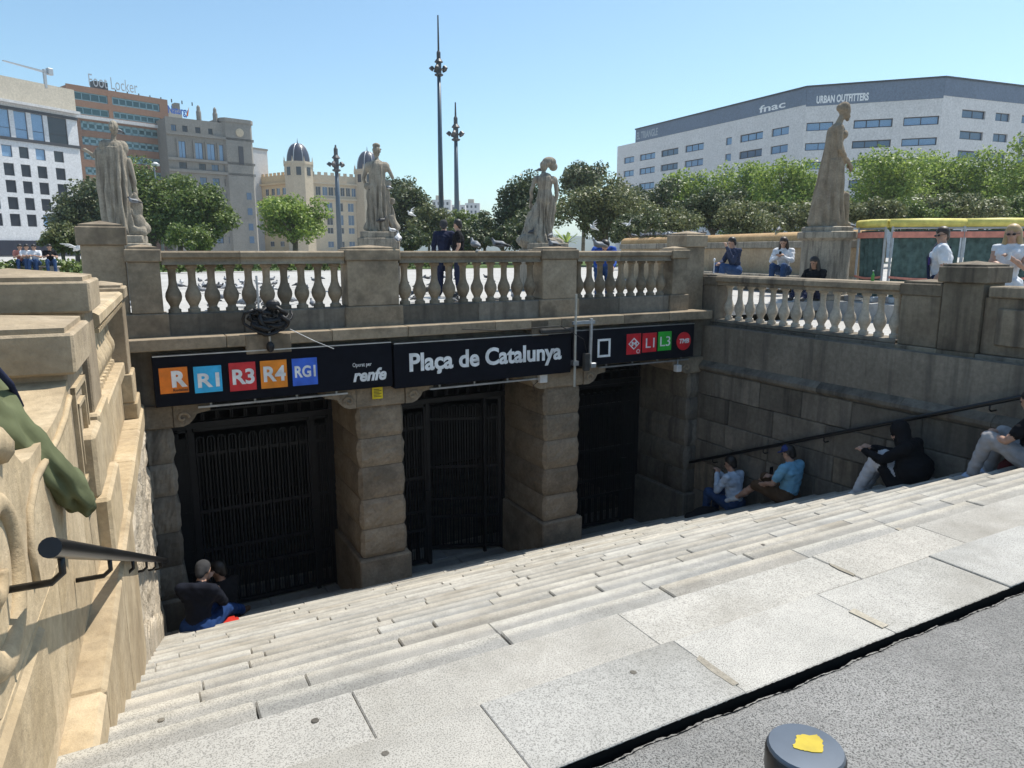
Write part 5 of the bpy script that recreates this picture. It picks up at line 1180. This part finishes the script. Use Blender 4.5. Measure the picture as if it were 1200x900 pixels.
# the draped woman on the round pedestal, turned right, head bowed
S4 = [M_(drape((0,-.02),.30,.17,.0,.98,9,.11,3,1.0,.86,(0,.05)))]+[(0,'c',(0,.06,.98),.17,(0,.02,1.2),.125),(0,'c',(0,.02,1.2),.125,(0,.03,1.38),.135),(0,'c',(-.14,.01,1.42),.065,(.14,.01,1.42),.065),(0,'e',(-.07,.13,1.34),.065),(0,'e',(.07,.13,1.34),.065),(0,'c',(0,.02,1.42),.07,(0,.09,1.58),.052),
     (0,'c',(-.06,.12,.05),.06,(-.06,.26,.03),.04),(0,'c',(.07,.20,.05),.06,(.07,.34,.03),.04),(0,'c',(.02,-.17,.1),.16,(0,-.08,1.3),.06),(0,'c',(.0,-.24,.06),.12,(.02,-.12,.9),.08),(0,'c',(.08,.22,.45),.07,(.07,.27,.06),.05)]
S4 += arm((-.16,.0,1.40),(-.20,-.02,1.12),(-.10,.20,.92),(.1,.5,-.6),-1)+arm((.16,.0,1.40),(.21,.0,1.12),(.12,.22,.93),(-.1,.5,-.6),1)+head(1.68,.15,0,(0,1,-.45))
p = at(967,300,15.6); zb = at(967,266,15.6).z; rr_ = .50
ped = [('drum',MB().lathe([(.56,Z_PLAZA-zb),(.56,Z_PLAZA-zb+.1),(rr_,Z_PLAZA-zb+.12),(rr_,-.30),(.53,-.28),(.60,-.24),(.60,-.12),(.54,-.10)],32)),('top_slab',MB().lathe([(.50,-.11),(.52,-.1),(.52,-.02),(.48,0)],32))]
statue('s','tall dark statue of a draped woman with bowed head on a round pedestal',(p.x,p.y,zb),R(-114),(1.3,1.22,1.42),S4,M_STAT2,ped,M_STAT,.013,.5)
# woman with raised cloak seen from behind, child at her feet
S1 = [M_(drape((0,0),.33,.24,0,1.42,8,.10,5,1.0,.8)),(0,'c',(-.2,0,1.42),.12,(.2,0,1.42),.12),(0,'c',(.06,-.05,.9),.2,(.10,-.02,1.36),.17),(0,'c',(0,0,1.45),.07,(.02,.02,1.6),.055),
      (0,'c',(-.3,-.02,.2),.1,(-.3,.0,1.3),.13),(0,'c',(-.17,-.16,.1),.09,(-.14,-.1,1.3),.08),(0,'c',(.3,.0,1.2),.07,(.36,.02,.9),.06),(0,'c',(.36,.02,.9),.06,(.40,.08,.7),.045),
      (0,'e',(.34,.02,.62),(.09,.09,.1)),(0,'c',(.36,0,.5),.13,(.33,.02,.18),.15),(0,'c',(.30,-.1,.4),.06,(.42,-.1,.3),.05),(0,'c',(.25,0,.16),.14,(.5,-.02,.12),.12),(0,'e',(.44,-.05,.2),(.12,.12,.13)),(0,'c',(.2,-.1,.08),.1,(.5,-.12,.06),.09)]
S1 += arm((-.28,.02,1.38),(-.46,.05,1.28),(-.56,.06,1.34),(-1,0,.4),-1)+head(1.72,.02,.04,(.3,1,0))
def sq_ped(w, h): return [('block',MB().cbox(-w,w,-w,w,-h,-.16,.02)),('top_slab',MB().cbox(-w+.06,w-.06,-w+.06,w-.06,-.17,0,.02))]
p = at(145,294,15.2); zb = at(145,276,15.2).z
statue('s','leftmost statue, a cloaked woman seen from behind with a child at her feet',(p.x,p.y,zb),R(-8),(.86,.95,1.26),S1,M_STAT,sq_ped(.5,zb-Z_PLAZA),M_STAT)
# second: robed man with cloth round his hips, holding fruit at shoulder
S2 = [M_(drape((0,0),.27,.25,0,1.02,7,.09,8,1.,.85)),(0,'c',(0,0,1.0),.22,(0,0,1.38),.21),(0,'c',(-.2,0,1.42),.12,(.2,0,1.42),.12),(0,'c',(-.26,.0,1.0),.08,(.26,.02,1.06),.09),(0,'c',(0,0,1.45),.075,(0,.02,1.6),.06),(0,'e',(.0,.02,1.88),(.10,.10,.06)),
      (0,'c',(.33,.05,.55),.07,(.36,.02,.2),.08),(0,'c',(.3,.0,.3),.1,(.42,-.02,.1),.1),(0,'e',(.36,.02,.68),(.07,.07,.08)),(0,'c',(-.3,.0,.1),.08,(-.12,.0,.6),.08)]
S2 += arm((-.27,0,1.40),(-.36,.02,1.14),(-.28,.12,1.0),(.6,.5,-.2),-1)+arm((.27,0,1.40),(.38,.0,1.2),(.26,.1,1.42),(-.3,.2,.8),1)+head(1.74,.02,0,(0,1,-.1),False)
p = at(445,294,19.5); zb = at(445,272,19.5).z
statue('s','broad statue with cloth round the hips and pigeons on it, second from the left',(p.x,p.y,zb),R(-20),(1.05,1.1,1.2),S2,M_STAT,sq_ped(.55,zb-Z_PLAZA),M_STAT)
# third: figure leaning on a rock
S3 = [(0,'c',(-.07,0,.12),.1,(-.06,.02,.55),.115),(0,'c',(.08,0,.1),.09,(.08,.02,.55),.11),(0,'c',(-.06,.02,.55),.115,(-.05,0,1.0),.15),(0,'c',(.08,.02,.55),.11,(.07,0,1.0),.15),(0,'c',(0,0,1.0),.19,(0,0,1.22),.155),(0,'c',(0,0,1.22),.155,(0,-.02,1.42),.185),(0,'c',(-.2,0,1.44),.09,(.2,0,1.44),.09),(0,'c',(0,0,1.45),.07,(-.03,.02,1.6),.055),
      M_(drape((-.22,.02),.34,.12,-.05,.72,6,.14,13,1.15,.9,(-.02,0))),(0,'c',(-.36,.0,.32),.16,(-.12,.0,.9),.1),(0,'e',(-.3,0,.05),(.36,.3,.2)),(0,'e',(.15,0,.0),(.32,.3,.14)),(0,'e',(.1,.02,1.84),(.17,.13,.12)),(0,'e',(.2,.02,1.74),(.1,.1,.1))]
S3 += arm((.25,0,1.42),(.28,.0,1.1),(.26,.08,.82),(0,.3,-1),1)+arm((-.25,0,1.42),(-.34,.0,1.16),(-.30,.1,.92),(0,.4,-1),-1)+head(1.74,.03,-.02,(-.2,1,0),False)
p = at(638,294,19.5); zb = at(638,285,19.5).z
statue('s','bare-backed statue leaning on a draped rock, third from the left, among trees',(p.x,p.y,zb),R(-18),1.16,S3,M_STAT,sq_ped(.6,zb-Z_PLAZA),M_STAT)
# ---- long tan wall with a rounded coping
M_TAN = stone('tan_wall',(.40,.29,.18),(.48,.37,.25),(.25,.18,.12),.5,1.,.25,var=.1)
M_TAN2 = stone('tan_coping',(.42,.26,.12),(.50,.33,.17),(.25,.16,.09),.4,1.2,.3,var=.1)
A_ = Vector((14.93,10.6,0)); B_ = Vector((17.2,22.5,0)); dv = B_-A_; LL = dv.length
tw_ = thing('long_wall','long low tan wall with rounded coping behind the seated people, right of the front','wall',(A_.x,A_.y,Z_PLAZA),math.atan2(dv.y,dv.x))
n_ = 8
for k in range(n_):
    a_, c_ = LL*k/n_, LL*(k+1)/n_
    MB().cbox(a_+.003,c_-.003,-.25,.25,0,1.12,.01,.002).build('wall_panel', M_TAN, tw_); MB().cbox(a_+.004,c_-.004,-.30,.32,1.12,1.30,.015,.002).build('string_course', M_STAT, tw_)
    q = [(-.24+0*t,0) for t in (0,)]; pr = [(.26*math.cos(t),1.36+.17*math.sin(t)) for t in [math.pi*j/10 for j in range(11)]]+[(-.26,1.30),(.26,1.30)]
    MB().prism([(y_,z_) for y_,z_ in pr],'x',a_+.005,c_-.005).build('coping', M_TAN2, tw_, 40)
kb = thing('bench','low stone bench along the foot of the tan wall, where two people sit','bench',(A_.x,A_.y,Z_PLAZA),math.atan2(dv.y,dv.x))
MB().cbox(.0,7.2,.27,.82,.38,.46,.015).build('seat', M_STAT, kb)
for k in range(4): MB().cbox(.6+k*1.6,.9+k*1.6,.3,.75,0,.38,.01).build('support', M_STAT, kb)
# ---- site fence with green net, yellow padding and orange tape
NET = plain('green_net',(.10,.15,.135),.8,var=.25); PAD = plain('yellow_pad',(.70,.60,.15),.6); TAPE = plain('orange_tape',(.66,.24,.17),.6)
def fpanel(u0, u1, d0, d1, label, tl=0):
    a = at(u0,294,d0); c = at(u1,294,d1); d = c-a; d.z = 0; L_ = d.length; a.z = Z_PLAZA
    t = thing('fence_panel', label, 'fence', a, math.atan2(d.y,d.x), 'site fence panels')
    H_ = 1.5
    m = MB(); nx, nz = 24, 8; V = []
    for i in range(nx+1):
        for k in range(nz+1): V.append((.05+(L_-.1)*i/nx, .02*math.sin(i*1.3+k*.7)+.015*math.sin(i*.5), .06+(H_-.1)*k/nz))
    W_ = len(V); V += [(x_,y_+.006,z_) for x_,y_,z_ in V]
    f_ = [(i*(nz+1)+k,(i+1)*(nz+1)+k,(i+1)*(nz+1)+k+1,i*(nz+1)+k+1) for i in range(nx) for k in range(nz)]
    m.add(V, f_+[tuple(W_+q for q in x[::-1]) for x in f_]); m.build('net', NET, t)
    fr = MB()
    for x_ in (0,L_): fr.tube([(x_,-.03,0),(x_,-.03,H_+.12)],.024,8)
    fr.tube([(0,-.03,H_),(L_,-.03,H_)],.02,8); fr.tube([(0,-.03,.1),(L_,-.03,.1)],.02,8); fr.build('frame', M_GALV, t)
    for z0_, s_, w_ in ((1.31,.0,.12),(.32,.05,.07),(.5,-.04,.045)):
        mt = MB(); V = []; nn = 14
        for i in range(nn+1):
            x_ = L_*i/nn; zz_ = z0_+s_*math.sin(i/nn*math.pi)
            V += [(x_,-.06,zz_),(x_,-.06,zz_+w_),(x_,-.055,zz_+w_),(x_,-.055,zz_)]
        mt.add(V,[(i*4+k,(i+1)*4+k,(i+1)*4+(k+1)%4,i*4+(k+1)%4) for i in range(nn) for k in range(4)]); mt.build('tape', TAPE, t)
    MB().tube([(-.05,0,H_+.10+tl),(L_*.5,0,H_+.11),(L_+.03,0,H_+.10)],.085,12).build('padding', PAD, t, True)
    for x_ in (.06,L_-.06): MB().cbox(x_-.1,x_+.1,-.3,.3,0,.12,.02).build('foot', M_GALV, t)
fpanel(1006,1037,15.2,14.6,'short end panel of green-netted site fence beside the round pedestal',0)
fpanel(1043,1126,14.5,14.3,'green-netted site fence panel behind the man in white',0)
fpanel(1127,1212,14.3,14.1,'green-netted site fence panel at the right edge, behind the blonde woman',0)
gb = thing('bottle','small green glass bottle standing on the right balustrade rail','bottle',(9.36,6.55,-.42)); MB().lathe([(.022,0),(.022,.08),(.009,.11),(.009,.14)],12).build('glass', plain('green_glass',(.08,.3,.06),.1), gb); MB().lathe([(.011,.138),(.011,.15)],10).build('cap', M_WHITE, gb)
cp_ = thing('candle_stub','thin white stick with a small top left on the right corner post','stick',(9.3,9.62,-.41)); MB().tube([(0,0,0),(.0,0,.22)],.009,6).build('stick', M_WHITE, cp_); MB().ball((0,0,.25),(.022,.022,.035)).build('top', M_WHITE, cp_)

# ================================================================== pigeons
def pig_mat(n, c): return plain(n, c, .6)
PG = [pig_mat('feather_grey',(.16,.17,.19)), pig_mat('feather_dark',(.035,.037,.042)), pig_mat('feather_white',(.62,.62,.62))]
def pigeon_mesh(nm, a, b, fly=False):
    sh = [(0,'c',(0,-.06,.115),.058,(0,.05,.125),.056),(0,'c',(0,.06,.13),.042,(0,.10,.185),.026),(1,'e',(0,.112,.205),(.026,.03,.027)),(1,'c',(0,.135,.203),.008,(0,.155,.198),.004),(1,'c',(0,-.1,.105),.035,(0,-.21,.08),.018)]
    if not fly:
        sh += [(1,'c',(.045,.03,.125),.025,(.035,-.15,.105),.014),(1,'c',(-.045,.03,.125),.025,(-.035,-.15,.105),.014)]
        for s_ in (-1,1): sh += [(1,'c',(s_*.022,.0,.07),.009,(s_*.022,.01,.006),.006),(1,'c',(s_*.022,.01,.006),.006,(s_*.024,.04,.005),.005)]
    else:
        for s_ in (-1,1):
            sh += [(0,'c',(s_*.04,.02,.15),.026,(s_*.15,.03,.24),.02),(1,'c',(s_*.15,.03,.24),.02,(s_*.3,-.06,.3),.011),(1,'c',(s_*.12,.0,.2),.018,(s_*.2,-.1,.24),.011),(1,'c',(s_*.06,-.01,.16),.018,(s_*.12,-.1,.18),.011)]
    return remeshed(nm, sh, [a,b], .014, 1)
PM = [pigeon_mesh('pigeon',PG[0],PG[1]), pigeon_mesh('pigeon',PG[1],PG[1]), pigeon_mesh('pigeon',PG[2],PG[0]), pigeon_mesh('pigeon',PG[0],PG[0])]
PF = [pigeon_mesh('pigeon',PG[2],PG[2],True), pigeon_mesh('pigeon',PG[0],PG[2],True)]
def pigeon(loc, rz, label, k=None, group=None, fly=False, sc=1.0):
    o = link('pigeon', (PF if fly else PM)[k if k is not None else random.randrange(4)], None, loc, rz); o.scale = (sc*.86,)*3
    if fly: o.rotation_euler = (rnd(-.4,.4),rnd(-.5,.5),rz)
    return tag(o, label, 'pigeon', group)
random.seed(61)
rail = lambda u: (lambda r: r*(9.7/r.y))(ray(u,294))
for u_, rz_, k_, lab in ((585,R(60),0,'grey pigeon walking on the rail left of the third post'),(649,R(100),0,'grey pigeon on the rail beside the third post'),(467,R(-20),2,'white and grey pigeon perched on the second post'),(557,R(0),3,'small grey pigeon just right of the two men on the rail'),(702,R(90),3,'grey pigeon on the rail right of the third post')):
    p = rail(u_); pigeon((p.x,9.72 if k_!=2 else 9.7,.0 if k_!=2 else .07),rz_,lab,k_,None)
# resting on the long wall
for k in range(26):
    t_ = LL*(.52+.46*rnd(0,1)); q = A_+dv/LL*t_; pigeon((q.x,q.y,Z_PLAZA+1.52),rnd(0,6.28),'pigeon in the row crowded on the far end of the tan coping',None,'pigeons on the tan wall')
for k, t_ in enumerate((.6,1.5,3.2)): q = A_+dv/LL*t_; pigeon((q.x,q.y,Z_PLAZA+1.52),rnd(0,6.28),['dark pigeon on the tan coping just left of the draped statue','grey pigeon on the tan coping above the woman in white','pigeon on the tan coping left of the man in the navy jacket'][k],k%2,None)
# flock feeding on the paving behind the balustrade
for k in range(150):
    while True:
        X_, Y_ = rnd(-1.5,13.5), rnd(12.5,27)
        if not (9.0 < X_ and Y_ < 12.5): break
    pigeon((X_,Y_,Z_PLAZA),rnd(0,6.28),'pigeon of the flock feeding on the paving behind the front balustrade',None,'flock on the paving')
# on the statues and in the air
def near(u, v, d): return at(u,v,d)
for u_,v_,d_,k_,lab in ((139,155,15.1,0,'grey pigeon on the head of the leftmost statue'),(115,180,15.0,2,'white pigeon on the outstretched hand of the leftmost statue'),(157,237,14.9,0,'grey pigeon on the child at the leftmost statue'),(131,172,15.0,1,'dark pigeon on the shoulder of the leftmost statue'),(443,178,19.4,1,'dark pigeon on the head of the second statue'),(452,198,19.3,1,'dark pigeon on the right shoulder of the second statue'),(455,220,19.2,2,'white pigeon on the arm of the second statue'),(448,258,19.1,1,'dark pigeon low on the second statue'),(460,270,19.0,2,'white pigeon on the plinth of the second statue'),(437,222,19.2,0,'grey pigeon at the hip of the second statue'),(634,199,19.3,0,'grey pigeon on the head of the third statue'),(648,191,19.4,1,'dark pigeon above the shoulder of the third statue'),(623,272,19.0,1,'dark pigeon on the rock of the third statue'),(645,276,18.9,0,'grey pigeon low on the rock of the third statue')):
    pigeon(at(u_,v_+4,d_),rnd(0,6.28),lab,k_,None,False,.95)
for u_,v_,d_,k_,lab in ((694,270,22,0,'white pigeon flying in front of the olive oak'),(481,254,24,0,'white pigeon flying right of the second statue'),(93,297,14,0,'white pigeon flying low beside the tall left post'),(738,266,26,0,'white pigeon flying above the far end of the tan wall')):
    pigeon(at(u_,v_,d_),rnd(0,6.28),lab,k_,None,True)
# ================================================================== thin summer haze over the square
hz = MB().box(-3050,3050,-3050,3050,-7,66).build('haze', None); hz.data.materials.clear()
hmat = bpy.data.materials.new('haze_air'); hmat.use_nodes = True; hn = hmat.node_tree.nodes; hn.clear()
ho = hn.new('ShaderNodeOutputMaterial'); hv = hn.new('ShaderNodeVolumePrincipled'); hv.inputs['Color'].default_value = (.86,.93,1,1); hv.inputs['Density'].default_value = .00032; hv.inputs['Anisotropy'].default_value = .2
hmat.node_tree.links.new(hv.outputs[0], ho.inputs['Volume']); hz.data.materials.append(hmat); tag(hz, 'thin pale haze over the whole square', 'haze', None, 'stuff')
SC.cycles.volume_bounces = 0
